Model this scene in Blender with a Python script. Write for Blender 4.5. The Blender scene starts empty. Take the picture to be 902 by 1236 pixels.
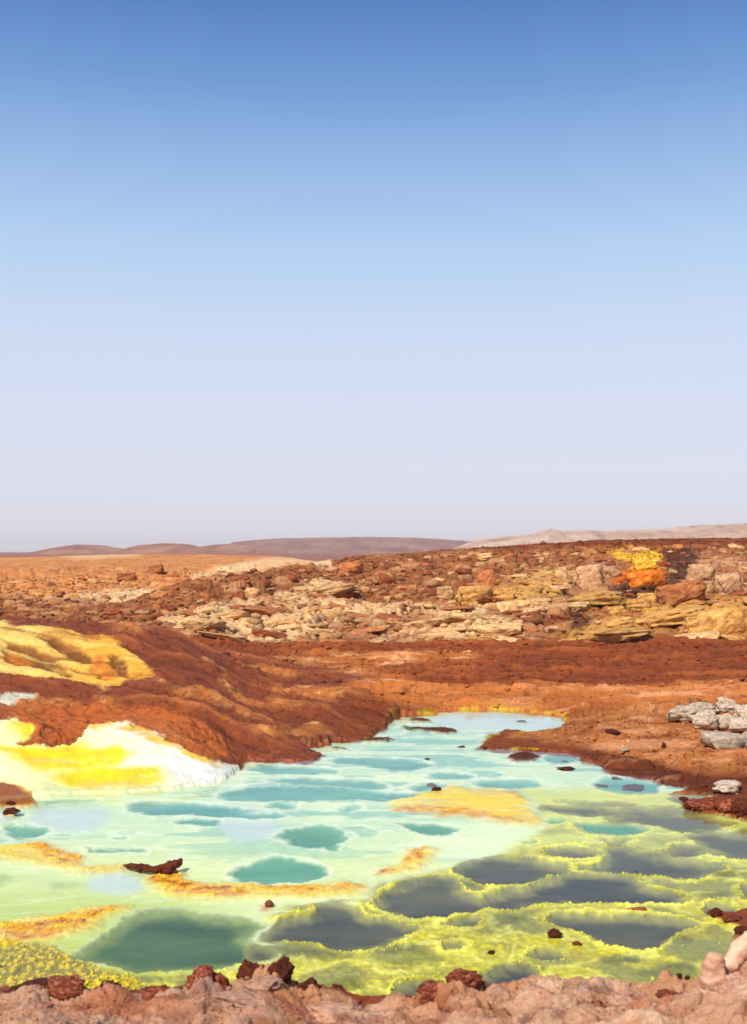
import bpy, math, random
import numpy as np
R = math.radians
sc = bpy.context.scene
rng = np.random.default_rng(7)
random.seed(7)

# ------------------------------------------------------------------ camera, sky, sun, exposure
EYE = 2.0                      # camera height above the pool water
F = 1300.0                     # focal length in photo pixels (photo 902 x 1236)
CX, HY = 451.0, 665.0          # photo column straight ahead, photo row of the horizon
cam_d = bpy.data.cameras.new('camera')
cam = bpy.data.objects.new('camera', cam_d)
sc.collection.objects.link(cam)
cam.location = (0, 0, EYE)
cam.rotation_euler = (R(90), 0, 0)
cam_d.sensor_fit = 'VERTICAL'
cam_d.sensor_height = 36
cam_d.lens = F / 1236 * 36
cam_d.shift_y = (HY - 618) / 1236
cam_d.clip_end = 20000
cam_d.clip_start = 0.05
sc.camera = cam
cam_d.dof.use_dof = True; cam_d.dof.focus_distance = 11.0; cam_d.dof.aperture_fstop = 3.2

SUN_EL, SUN_AZ = 50.0, 215.0   # azimuth clockwise from +Y: the sun stands behind the camera's left shoulder
world = bpy.data.worlds.new('World'); sc.world = world; world.use_nodes = True
nt = world.node_tree
for n in list(nt.nodes): nt.nodes.remove(n)
wo = nt.nodes.new('ShaderNodeOutputWorld'); bg = nt.nodes.new('ShaderNodeBackground')
sky = nt.nodes.new('ShaderNodeTexSky'); sky.sky_type = 'NISHITA'; sky.sun_disc = False
sky.sun_elevation = R(SUN_EL); sky.sun_rotation = R(SUN_AZ)
sky.altitude = 0; sky.air_density = 1.0; sky.dust_density = 2.2; sky.ozone_density = 3.0
bg.inputs['Strength'].default_value = 0.13
# hazy desert air: pale near the horizon at every azimuth, deep blue overhead (elevation ramp over the Nishita sky)
tcw = nt.nodes.new('ShaderNodeTexCoord'); sxyz = nt.nodes.new('ShaderNodeSeparateXYZ'); rmp = nt.nodes.new('ShaderNodeValToRGB')
nt.links.new(tcw.outputs['Generated'], sxyz.inputs[0]); nt.links.new(sxyz.outputs['Z'], rmp.inputs[0])
_l = lambda v: (v / 12.92 if v <= .04045 else ((v + .055) / 1.055) ** 2.4)
SKY = [(0.0, (224, 220, 231)), (.05, (219, 220, 235)), (.125, (213, 219, 238)), (.20, (201, 215, 239)), (.27, (177, 205, 238)), (.335, (148, 182, 226)), (.40, (110, 151, 208)),
       (.455, (82, 124, 188)), (.62, (58, 100, 168)), (1.0, (44, 82, 148))]
el_ = rmp.color_ramp.elements
while len(el_) < len(SKY): el_.new(.5)
for e_, (p_, c_) in zip(el_, SKY):
    e_.position = p_; e_.color = (*[_l(v / 255) / .13 for v in c_], 1)
mxw = nt.nodes.new('ShaderNodeMix'); mxw.data_type = 'RGBA'; mxw.inputs['Factor'].default_value = .9
nt.links.new(sky.outputs[0], mxw.inputs['A']); nt.links.new(rmp.outputs[0], mxw.inputs['B'])
nt.links.new(mxw.outputs['Result'], bg.inputs['Color']); nt.links.new(bg.outputs[0], wo.inputs['Surface'])

sun_d = bpy.data.lights.new('sun', 'SUN'); sun_d.energy = 4.7; sun_d.angle = R(0.6); sun_d.color = (1.0, 0.90, 0.75)
sun = bpy.data.objects.new('sun', sun_d); sc.collection.objects.link(sun)
sun.rotation_euler = (R(90 - SUN_EL), 0, R(-SUN_AZ + 180))
sc.view_settings.view_transform = 'Standard'
sc.view_settings.look = 'None'
sc.view_settings.exposure = 0.12
sc.view_settings.gamma = 1.0

# ------------------------------------------------------------------ helpers
def lin(r, g, b, k=1.0):
    c = np.array([r, g, b], float) / 255
    return np.where(c <= 0.04045, c / 12.92, ((c + 0.055) / 1.055) ** 2.4) * k

def _hash(ix, iy, seed):
    h = (ix.astype(np.uint32) * np.uint32(374761393) + iy.astype(np.uint32) * np.uint32(668265263)
         + np.uint32((seed * 2654435761) & 0xffffffff))
    h = (h ^ (h >> np.uint32(13))) * np.uint32(1274126177)
    return h ^ (h >> np.uint32(16))

def pnoise(x, y, seed=0):
    """gradient noise, about -1..1"""
    x0 = np.floor(x); y0 = np.floor(y)
    fx = x - x0; fy = y - y0
    ix = x0.astype(np.int64); iy = y0.astype(np.int64)
    u = fx * fx * fx * (fx * (fx * 6 - 15) + 10); v = fy * fy * fy * (fy * (fy * 6 - 15) + 10)
    def g(dx, dy):
        a = (_hash(ix + dx, iy + dy, seed) & np.uint32(1023)).astype(np.float32) * (2 * math.pi / 1024)
        return np.cos(a) * (fx - dx) + np.sin(a) * (fy - dy)
    n = (g(0, 0) * (1 - u) + g(1, 0) * u) * (1 - v) + (g(0, 1) * (1 - u) + g(1, 1) * u) * v
    return n * 1.5

def fbm(x, y, octs=4, seed=0, gain=0.5):
    s = 0; a = 1; t = 0
    for k in range(octs):
        s = s + a * pnoise(x * 2 ** k + 17.3 * k, y * 2 ** k - 9.1 * k, seed + k)
        t += a; a *= gain
    return s / t * 1.4

def billow(x, y, octs=4, seed=0, gain=0.5):
    s = 0; a = 1; t = 0
    for k in range(octs):
        s = s + a * np.abs(pnoise(x * 2 ** k + 5.3 * k, y * 2 ** k + 3.1 * k, seed + k))
        t += a; a *= gain
    return s / t

def worley(x, y, seed=0):
    """distance to nearest and second nearest feature point, and the id of the nearest"""
    ix = np.floor(x).astype(np.int64); iy = np.floor(y).astype(np.int64)
    d1 = np.full(x.shape, 9.0); d2 = np.full(x.shape, 9.0); cid = np.zeros(x.shape)
    for dx in (-1, 0, 1):
        for dy in (-1, 0, 1):
            h = _hash(ix + dx, iy + dy, seed)
            px = ix + dx + (h & np.uint32(1023)) / 1024.0
            py = iy + dy + ((h >> np.uint32(10)) & np.uint32(1023)) / 1024.0
            d = np.hypot(px - x, py - y)
            closer = d < d1
            d2 = np.where(closer, d1, np.minimum(d2, d))
            cid = np.where(closer, ((h >> np.uint32(20)) & np.uint32(1023)) / 1024.0, cid)
            d1 = np.where(closer, d, d1)
    return d1, d2, cid

def sstep(a, b, x):
    t = np.clip((x - a) / (b - a), 0, 1)
    return t * t * (3 - 2 * t)

def mixc(c, col, m):
    return c * (1 - m[..., None]) + np.asarray(col) * m[..., None]

# ------------------------------------------------------------------ survey of the place (photo pixels -> ground)
def T4(*p): return [(x / 2.987, 840 + y / 2.987) for x, y in p]
def T5(*p): return [(300 + x / 2.987, 840 + y / 2.987) for x, y in p]
def T6(*p): return [(600 + x / 2.987, 840 + y / 2.987) for x, y in p]
def L1(*p): return [(x / 2.987, 1020 + y / 2.987) for x, y in p]
def L2(*p): return [(300 + x / 2.987, 1020 + y / 2.987) for x, y in p]
def L3(*p): return [(600 + x / 2.987, 1020 + y / 2.987) for x, y in p]

X0, X1, Y0, Y1 = -300, 1200, 640, 1300
gx, gy = np.meshgrid(np.arange(X0, X1), np.arange(Y0, Y1))
def chaikin(p, n=1):
    p = np.array(p, float)
    for _ in range(n):
        q = np.roll(p, -1, 0)
        p = np.stack([p * .75 + q * .25, p * .25 + q * .75], 1).reshape(-1, 2)
    return p
ASP = 2.2
def sdf_raster(polys, smooth=1, margin=30):
    """signed distance in pixels (rows counted ASP-fold because of foreshortening), positive inside"""
    out = np.full(gx.shape, -float(margin), np.float32)
    for p in polys:
        p = chaikin(p, smooth)
        a0 = int(max(X0, p[:, 0].min() - margin)) - X0; a1 = int(min(X1, p[:, 0].max() + margin)) - X0
        m2 = margin / ASP
        b0 = int(max(Y0, p[:, 1].min() - m2)) - Y0; b1 = int(min(Y1, p[:, 1].max() + m2)) - Y0
        if a1 <= a0 or b1 <= b0: continue
        x = gx[b0:b1, a0:a1].astype(np.float32); y = gy[b0:b1, a0:a1].astype(np.float32)
        d = np.full(x.shape, 1e9, np.float32); ins = np.zeros(x.shape, bool)
        n = len(p)
        for i in range(n):
            xa, ya = p[i]; xb, yb = p[(i + 1) % n]
            if ya != yb:
                c = (y < ya) != (y < yb)
                ins ^= c & (x < (xb - xa) * (y - ya) / (yb - ya) + xa)
            ex, ey = xb - xa, (yb - ya) * ASP
            l2 = ex * ex + ey * ey
            if l2 < 1e-9: continue
            wx = x - xa; wy = (y - ya) * ASP
            t = np.clip((wx * ex + wy * ey) / l2, 0, 1)
            d = np.minimum(d, (wx - t * ex) ** 2 + (wy - t * ey) ** 2)
        d = np.sqrt(d) * np.where(ins, 1, -1)
        sub = out[b0:b1, a0:a1]
        np.maximum(sub, d, out=sub)
    return out
def samp(r, px, py):
    x = np.clip(px - X0, 0, r.shape[1] - 1.01); y = np.clip(py - Y0, 0, r.shape[0] - 1.01)
    ix = x.astype(int); iy = y.astype(int); fx = x - ix; fy = y - iy
    return (r[iy, ix] * (1 - fx) + r[iy, ix + 1] * fx) * (1 - fy) + (r[iy + 1, ix] * (1 - fx) + r[iy + 1, ix + 1] * fx) * fy

# water outline
WATER = [
 (-320, 975), (-60, 968), (0, 966), (40, 960), (90, 957), (150, 957), (210, 952), (255, 945), (285, 934), (290, 924),
 (286, 917), (300, 917), (343, 918.5), (380, 917.5), (387, 910), (367, 904), (362, 901), (397, 897), (400, 893), (447, 892),
 (452, 887), (454, 883), (470, 880), (466, 872), (474, 866), (507, 862), (534, 857.6), (600, 856.6), (640, 860), (683, 865),
 (682, 878), (672, 882), (643, 883.5), (613, 881), (600, 886), (588, 887), (590, 893), (576, 902), (600, 904), (655, 907),
 (697, 911), (702, 917), (727, 923), (731, 931), (760, 935), (791, 940), (795, 944), (831, 949), (828, 955), (808, 957.5),
 (862, 957.5), (866, 962), (840, 966), (824, 968), (831, 977), (854, 981), (884, 984.5), (902, 992), (960, 1000), (1300, 1010),
 (1300, 1092), (920, 1092), (892, 1100), (878, 1106), (900, 1113), (892, 1122), (886, 1131), (930, 1140), (925, 1150), (880, 1178), (820, 1190),
 (720, 1190), (640, 1193), (590, 1200), (560, 1206), (470, 1210), (425, 1208), (380, 1196), (330, 1188), (290, 1192), (250, 1190),
 (205, 1199), (160, 1202), (110, 1200), (60, 1203), (0, 1196), (-320, 1200)]
ISLES = [  # small dry patches of crust inside the pool outline
 T6((30, 218), (70, 200), (130, 205), (172, 220), (120, 236), (60, 236)),
 T5((410, 160), (440, 150), (525, 150), (500, 163), (440, 168)),
 T5((540, 108), (620, 112), (700, 112), (765, 130), (700, 138), (600, 125)),
 T5((560, 88), (640, 86), (670, 96), (600, 98)),
 T5((275, 190), (330, 186), (368, 191), (320, 196)),
 T4((-60, 325), (0, 328), (60, 335), (110, 360), (138, 385), (110, 398), (60, 400), (0, 402), (-60, 410)),
 T4((0, 418), (40, 413), (66, 420), (50, 434), (0, 430)),
 L3((760, 250), (780, 235), (830, 245), (902, 262), (980, 275), (980, 300), (880, 296), (830, 280)),
]
HOLLOW_BLUE = [
 T5((285, 220), (500, 213), (640, 232), (665, 250), (560, 265), (330, 242)),
 T5((50, 300), (180, 289), (400, 293), (510, 320), (480, 332), (300, 316), (100, 309)),
 T5((-130, 345), (0, 318), (150, 313), (400, 325), (520, 345), (630, 352), (600, 368), (380, 374), (0, 374), (-80, 368)),
 T5((-10, 240), (280, 248), (335, 275), (200, 281), (0, 269)),
 T5((630, 278), (720, 270), (825, 285), (780, 300), (660, 296)),
 T5((800, 303), (902, 292), (1000, 296), (1060, 315), (1000, 328), (902, 332), (830, 322)),
 T5((560, 320), (640, 308), (745, 320), (700, 334), (600, 334)),
 T5((30, 395), (110, 376), (195, 388), (130, 404)), T5((310, 395), (360, 381), (405, 388), (360, 404)),
 T4((445, 400), (465, 376), (560, 370), (750, 380), (920, 412), (1010, 418), (1030, 436), (920, 437), (700, 421), (520, 419)),
 T4((625, 440), (700, 431), (820, 440), (790, 460), (650, 461)),
 T6((170, 205), (280, 208), (300, 230), (230, 238), (175, 232)),
 T6((390, 285), (560, 300), (600, 330), (560, 345), (440, 345), (330, 320)),
]
HOLLOW_TEAL = [
 T4((10, 460), (70, 455), (140, 457), (190, 480), (130, 500), (25, 508)),
 T4((400, 495), (470, 489), (440, 508), (400, 505)),
 T4((290, 530), (380, 545), (525, 535), (515, 552), (420, 556), (340, 560)),
 T5((60, 490), (170, 463), (260, 453), (395, 485), (350, 515), (305, 550), (250, 540), (180, 542), (150, 512)),
 T5((480, 446), (560, 455), (640, 450), (772, 460), (720, 496), (620, 494), (560, 468)),
 T5((-60, 610), (30, 578), (110, 566), (250, 590), (310, 625), (230, 658), (60, 668), (-60, 665)),
 T6((250, 460), (330, 448), (500, 458), (555, 485), (470, 499), (330, 492)),
 T6((162, 435), (238, 432), (228, 456), (178, 460)), T6((105, 517), (155, 510), (152, 526), (108, 526)),
 L2((-20, 262), (50, 268), (15, 300), (-20, 310)),
]
HOLLOW_GREEN = [
 [(87, 1150), (117, 1130), (144, 1110), (181, 1095), (214, 1097), (251, 1103), (300, 1108), (320, 1112), (300, 1123), (303, 1136),
  (328, 1142), (332, 1150), (300, 1160), (270, 1166), (200, 1170), (155, 1172), (144, 1163), (100, 1158)],
]
HOLLOW_SLATE = [
 T6((165, 400), (220, 386), (400, 398), (490, 420), (380, 430), (200, 420)),
 T6((370, 436), (440, 410), (560, 398), (720, 410), (800, 440), (860, 468), (700, 492), (620, 482), (500, 456), (420, 452)),
 T6((350, 505), (505, 503), (480, 527), (400, 537)),
 T6((172, 562), (240, 538), (345, 550), (345, 580), (200, 578)),
 T6((690, 495), (800, 483), (902, 503), (1000, 520), (1000, 600), (902, 585), (830, 578), (740, 542)),
 T6((630, 540), (700, 528), (785, 560), (700, 580), (620, 572)),
 T6((600, 360), (790, 356), (700, 388), (640, 378)), T6((865, 480), (960, 476), (960, 508), (880, 506)),
 T6((180, 370), (300, 370), (440, 375), (505, 392), (300, 387)),
 L3((270, 82), (370, 65), (390, 20), (430, 8), (560, 28), (700, 48), (835, 76), (770, 108), (700, 127), (560, 102), (400, 94)),
 [(545, 1053), (565, 1040), (600, 1034), (655, 1036), (684, 1044), (691, 1053), (647, 1059), (613, 1069), (590, 1066), (560, 1059)],
 L3((-60, 200), (0, 168), (100, 138), (300, 92), (430, 103), (560, 138), (610, 170), (680, 200), (640, 217), (450, 207), (200, 207), (60, 232), (-30, 228)),
 L3((155, 268), (230, 243), (400, 243), (620, 253), (770, 297), (630, 330), (600, 367), (500, 380), (380, 352), (330, 312), (250, 290)),
 L3((735, 215), (780, 198), (850, 218), (845, 245), (740, 252)), L3((100, 388), (180, 368), (250, 412), (160, 416)),
 L3((-90, 470), (0, 438), (60, 424), (152, 434), (132, 490), (60, 512), (0, 528), (-60, 530)),
 L2((452, 205), (520, 138), (640, 116), (720, 118), (760, 158), (860, 188), (940, 205), (902, 228), (800, 242), (690, 260), (560, 252), (480, 237)),
 L2((28, 322), (140, 253), (230, 248), (250, 213), (330, 198), (400, 213), (400, 253), (520, 268), (625, 300), (560, 322), (540, 347), (430, 372), (340, 387), (250, 352), (100, 337)),
 L2((690, 282), (800, 253), (852, 265), (830, 292), (720, 292)), L2((680, 360), (790, 348), (795, 370), (700, 374)),
 L2((518, 545), (560, 488), (680, 488), (630, 530), (580, 562)), L2((735, 515), (830, 468), (915, 440), (915, 500), (800, 525)),
 L2((0, 345), (90, 363), (92, 387), (0, 412)),
 L2((850, 165), (902, 160), (940, 175), (900, 192), (860, 188)), L3((880, 150), (960, 140), (980, 210), (900, 200)),
]
HOLLOW_DIM = [  # shallow, half seen through the crust
 L3((-10, 235), (150, 223), (175, 235), (80, 262), (20, 297), (-10, 292)), L3((620, 340), (690, 325), (722, 350), (650, 357)),
 L3((670, 172), (820, 163), (880, 190), (740, 193)), L3((345, 405), (420, 393), (535, 410), (480, 432), (380, 432)),
 L3((750, 95), (870, 88), (905, 112), (800, 118)), L2((400, 415), (420, 373), (560, 348), (640, 368), (705, 410), (600, 427), (480, 427)),
 L2((740, 130), (830, 125), (870, 150), (780, 158)), L2((800, 300), (890, 290), (902, 312), (830, 318)),
 L3((560, 70), (700, 62), (790, 85), (700, 126), (560, 102)), L3((480, 460), (600, 430), (720, 400), (730, 470), (620, 480)),
 L2((200, 500), (400, 470), (430, 530), (330, 520)), L2((50, 335), (330, 345), (420, 385), (240, 420), (80, 395)),
 L1((-40, 80), (30, 95), (20, 140), (-40, 150)), L1((190, 122), (260, 118), (290, 140), (200, 160)), L2((560,560),(700,540),(760,560),(640,580)),
]
YELLOW = [
 [(478, 966), (500, 958), (525, 953), (552, 947), (580, 950), (612, 953), (634, 963), (640, 975), (652, 984), (645, 996), (620, 993), (590, 988), (550, 984), (500, 978), (470, 974)],
 [(448, 1052), (470, 1046), (486, 1040), (488, 1028), (510, 1018), (530, 1022), (526, 1034), (505, 1046), (480, 1055)],
 [(-60, 1022), (0, 1020), (30, 1016), (55, 1012), (64, 1022), (98, 1032), (102, 1046), (140, 1043), (155, 1046), (150, 1053), (88, 1053), (62, 1040), (0, 1036), (-60, 1036)],
 [(178, 1062), (200, 1049), (218, 1045), (228, 1058), (250, 1064), (300, 1066), (360, 1068), (430, 1064), (450, 1071), (430, 1079), (360, 1082), (300, 1083), (240, 1083), (190, 1076)],
 [(-80, 1120), (0, 1115), (40, 1108), (90, 1095), (130, 1089), (172, 1089), (140, 1101), (110, 1114), (70, 1129), (30, 1137), (0, 1143), (-80, 1150)],
]
ORANGE = [
 [(470, 975), (500, 971), (552, 975), (600, 981), (640, 992), (590, 987), (540, 983), (490, 979)],
 [(600, 953), (620, 955), (634, 964), (618, 962)],
 [(490, 1036), (500, 1024), (520, 1022), (512, 1032), (498, 1042)], [(448, 1054), (468, 1047), (482, 1049), (465, 1057)],
 [(0, 1120), (50, 1112), (100, 1098), (150, 1091), (120, 1103), (70, 1121), (20, 1135), (0, 1138)],
 [(300, 1066), (345, 1070), (400, 1070), (435, 1066), (442, 1071), (400, 1075), (340, 1075), (300, 1071)],
 [(185, 1060), (200, 1052), (215, 1052), (235, 1063), (290, 1072), (300, 1080), (250, 1080), (195, 1072)],
 [(320, 1089), (331, 1088), (333, 1096), (323, 1097)], [(20, 1016), (56, 1013), (66, 1024), (96, 1036), (96, 1042), (50, 1028)],
]
GRAIN = [[(-80, 1140), (0, 1138), (35, 1134), (70, 1140), (95, 1160), (150, 1176), (170, 1190), (160, 1204), (-80, 1206)]]
LIME = [[(610, 945), (680, 950), (740, 950), (870, 955), (1300, 1000), (1300, 1110), (900, 1190), (640, 1200), (430, 1215), (330, 1195), (200, 1200), (60, 1205), (-60, 1200), (40, 1190),
         (150, 1178), (300, 1164), (350, 1148), (335, 1128), (320, 1110), (350, 1092), (440, 1088), (455, 1062), (520, 1052), (600, 1032), (655, 1000), (650, 972)]]
SKY_REFLECT = [T5((900, 60), (1000, 62), (1100, 75), (1140, 95), (1110, 115), (1000, 120), (900, 122), (800, 118), (720, 100), (640, 78), (700, 62)), T4((150, 395), (280, 398), (400, 410), (380, 460), (300, 490), (150, 470), (100, 430)), T4((0, 400), (60, 440), (-40, 450)),
           L1((310, 110), (420, 95), (520, 110), (520, 150), (420, 170), (320, 150)), L2((-100, -150), (40, -140), (120, -60), (30, -20), (-100, -40))]  # water patches that mirror pale sky, painted on the bed
WHITE_IN = [T5((600, 480), (760, 440), (902, 450), (1010, 500), (1050, 560), (902, 595), (700, 575), (560, 560), (600, 510)),
            T5((180, 425), (420, 410), (560, 420), (420, 440), (250, 440)), T5((330, 265), (620, 270), (800, 340), (620, 365), (420, 280)), T6((150, 270), (240, 310), (200, 330), (120, 300))]

# salt mound, left; sulphur terrace; other colour zones on land
MOUND = [[(-320, 862), (0, 865), (25, 866), (30, 873), (38, 880), (30, 890), (15, 893), (30, 898), (60, 900), (85, 896), (102, 884), (110, 877), (130, 874), (150, 875),
          (175, 881), (200, 890), (225, 901), (250, 914), (270, 923), (284, 921), (292, 930), (288, 940), (255, 948), (210, 955), (150, 960), (90, 960), (40, 962), (0, 970), (-320, 978)]]
M_YEL = [[(0, 900), (30, 898), (60, 902), (90, 898), (120, 902), (148, 903), (150, 915), (120, 925), (75, 927), (40, 928), (20, 910)],
         [(65, 935), (110, 928), (160, 926), (192, 925), (196, 945), (150, 952), (100, 955), (80, 950)], [(20, 868), (36, 875), (38, 885), (28, 892), (22, 880)]]
M_EDGE = [[(105, 880), (125, 873), (155, 875), (190, 884), (225, 899), (252, 914), (262, 919), (275, 921), (284, 919), (284, 925), (265, 926), (245, 917), (215, 901), (185, 890), (150, 880), (125, 878)]]
TERR = [[(-320, 745), (-60, 746), (0, 748), (20, 754), (60, 756), (95, 763), (125, 767), (150, 778), (165, 790), (188, 808), (186, 814), (165, 820), (140, 826), (128, 831), (100, 826),
         (60, 818), (40, 820), (0, 812), (-60, 815), (-320, 820)]]
TERR_BR = [[(40, 768), (60, 765), (85, 775), (108, 788), (110, 800), (98, 802), (80, 785), (55, 774)], [(0, 778), (30, 776), (60, 790), (84, 808), (85, 815), (65, 814), (30, 800), (0, 796)],
           [(0, 805), (25, 815), (50, 815), (95, 820), (110, 832), (70, 830), (0, 832)], [(128, 793), (135, 786), (147, 790), (147, 802), (158, 812), (165, 820), (145, 816), (130, 803)],
           [(35, 786), (42, 783), (50, 790), (48, 795), (40, 792)], [(110, 803), (120, 806), (128, 815), (136, 822), (125, 820)]]
TERR_OR = [[(112, 785), (130, 800), (150, 815), (140, 824), (122, 812), (108, 800)], [(0, 782), (35, 792), (40, 800), (10, 800)]]
POND = [[(-80, 840), (0, 838), (25, 837), (44, 836), (40, 842), (15, 849), (0, 851), (-80, 852)]]
Z_CREAM = [[(185, 752), (230, 740), (300, 730), (350, 715), (385, 705), (425, 708), (440, 735), (520, 742), (560, 728), (640, 692), (700, 688), (725, 700), (705, 735), (650, 748),
            (620, 768), (700, 775), (560, 778), (430, 775), (300, 779), (240, 779), (200, 766)]]
Z_BACKCREAM = [[(215, 708), (290, 678), (350, 671), (388, 676), (420, 674), (385, 684), (330, 688), (265, 700)], [(0, 728), (90, 722), (180, 712), (215, 712), (190, 725), (120, 745), (60, 745)],
               [(70, 672), (110, 669), (170, 667), (172, 671), (100, 675)], [(385, 676), (440, 690), (400, 700), (360, 690)]]
Z_OCHRE = [[(690, 790), (660, 768), (705, 742), (760, 738), (902, 722), (1300, 722), (1300, 776), (902, 778)], [(560, 725), (600, 700), (650, 690), (690, 702), (680, 735), (600, 742)]]
Z_PINK = [[(690, 715), (700, 685), (740, 680), (760, 700), (740, 715)], [(800, 672), (902, 672), (1300, 672), (1300, 725), (902, 725), (810, 722)]]
Z_YELL = [[(735, 672), (750, 668), (765, 672), (797, 670), (798, 688), (780, 692), (762, 692), (765, 680), (748, 678)]]
Z_SPECK = [[(700, 672), (740, 662), (800, 664), (830, 660), (800, 675), (760, 686), (720, 680)]]
Z_ORNG = [[(755, 690), (800, 688), (806, 700), (795, 710), (762, 712), (735, 705), (745, 695)]]
Z_DARK = [[(795, 668), (840, 665), (845, 690), (815, 720), (800, 705), (806, 690)], [(740, 715), (760, 700), (800, 705), (830, 735), (790, 738), (740, 725)], [(682, 745), (715, 742), (712, 768), (690, 770)]]
Z_STREAK = [[(310, 793), (400, 788), (560, 788), (590, 797), (450, 806), (330, 806)], [(345, 806), (400, 800), (470, 812), (520, 826), (450, 834), (370, 835), (340, 825)],
            [(300, 835), (420, 828), (560, 826), (600, 832), (700, 828), (850, 830), (1000, 826), (1000, 842), (800, 850), (690, 853), (600, 848), (520, 846), (420, 852)]]
Z_RLAND = [[(600, 890), (640, 880), (700, 862), (820, 850), (1300, 845), (1300, 930), (902, 935), (800, 928), (740, 915), (690, 900), (640, 896)]]
Z_RSHORE = [[(700, 905), (740, 912), (800, 930), (902, 945), (1300, 950), (1300, 958), (902, 962), (830, 955), (780, 942), (735, 934)]]
Z_DOME = [[(0, 862), (60, 845), (120, 845), (180, 850), (240, 860), (285, 885), (290, 905), (270, 925), (230, 905), (150, 876), (60, 898), (0, 900)]]
def H5(*p): return [(200 + x / 3.608, 770 + y / 3.608) for x, y in p]
Z_RILL = [H5((150, 90), (190, 88), (240, 125), (272, 158), (230, 138), (180, 112)), H5((205, 165), (260, 178), (330, 230), (372, 270), (340, 277), (270, 228)),
          H5((70, 205), (150, 215), (250, 255), (330, 295), (395, 342), (340, 338), (240, 295), (140, 252)), H5((330, 130), (420, 122), (520, 150), (570, 168), (450, 163), (340, 147)),
          H5((468, 215), (500, 206), (527, 240), (502, 258), (476, 242)), H5((530, 215), (600, 200), (700, 208), (840, 262), (700, 268), (560, 248)),
          H5((350, 278), (500, 283), (700, 293), (712, 310), (600, 318), (400, 303)), H5((590, 390), (650, 373), (722, 395), (738, 420), (640, 424), (560, 428)),
          H5((380, 395), (480, 398), (555, 430), (480, 438), (400, 422)), H5((270, 335), (400, 350), (540, 365), (520, 378), (380, 370)),
          [(0, 843), (40, 838), (80, 842), (110, 850), (70, 850), (20, 850)], [(110, 838), (135, 846), (150, 856), (130, 850)], [(180, 815), (215, 826), (250, 842), (215, 838)],
          [(120, 752), (150, 755), (185, 766), (160, 764)]]
RAS = {}
for nm, polys, sm in (('water', [WATER], 0), ('isle', ISLES, 1), ('blue', HOLLOW_BLUE, 1), ('teal', HOLLOW_TEAL, 1), ('green', HOLLOW_GREEN, 1), ('slate', HOLLOW_SLATE, 1),
                      ('dim', HOLLOW_DIM, 1), ('yellow', YELLOW, 1), ('orange', ORANGE, 1), ('grain', GRAIN, 1), ('lime', LIME, 1), ('sky_refl', SKY_REFLECT, 1), ('whin', WHITE_IN, 1),
                      ('mound', MOUND, 0), ('myel', M_YEL, 1), ('medge', M_EDGE, 1), ('terr', TERR, 0), ('terrb', TERR_BR, 1), ('terro', TERR_OR, 1), ('pond', POND, 1),
                      ('cream', Z_CREAM, 1), ('bcream', Z_BACKCREAM, 1), ('ochre', Z_OCHRE, 1), ('pink', Z_PINK, 1), ('zyell', Z_YELL, 1), ('speck', Z_SPECK, 1), ('zorng', Z_ORNG, 1),
                      ('zdark', Z_DARK, 1), ('streak', Z_STREAK, 1), ('rland', Z_RLAND, 1), ('rshore', Z_RSHORE, 1), ('rill', Z_RILL, 1), ('dome', Z_DOME, 1)):
    RAS[nm] = sdf_raster(polys, sm)

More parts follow.
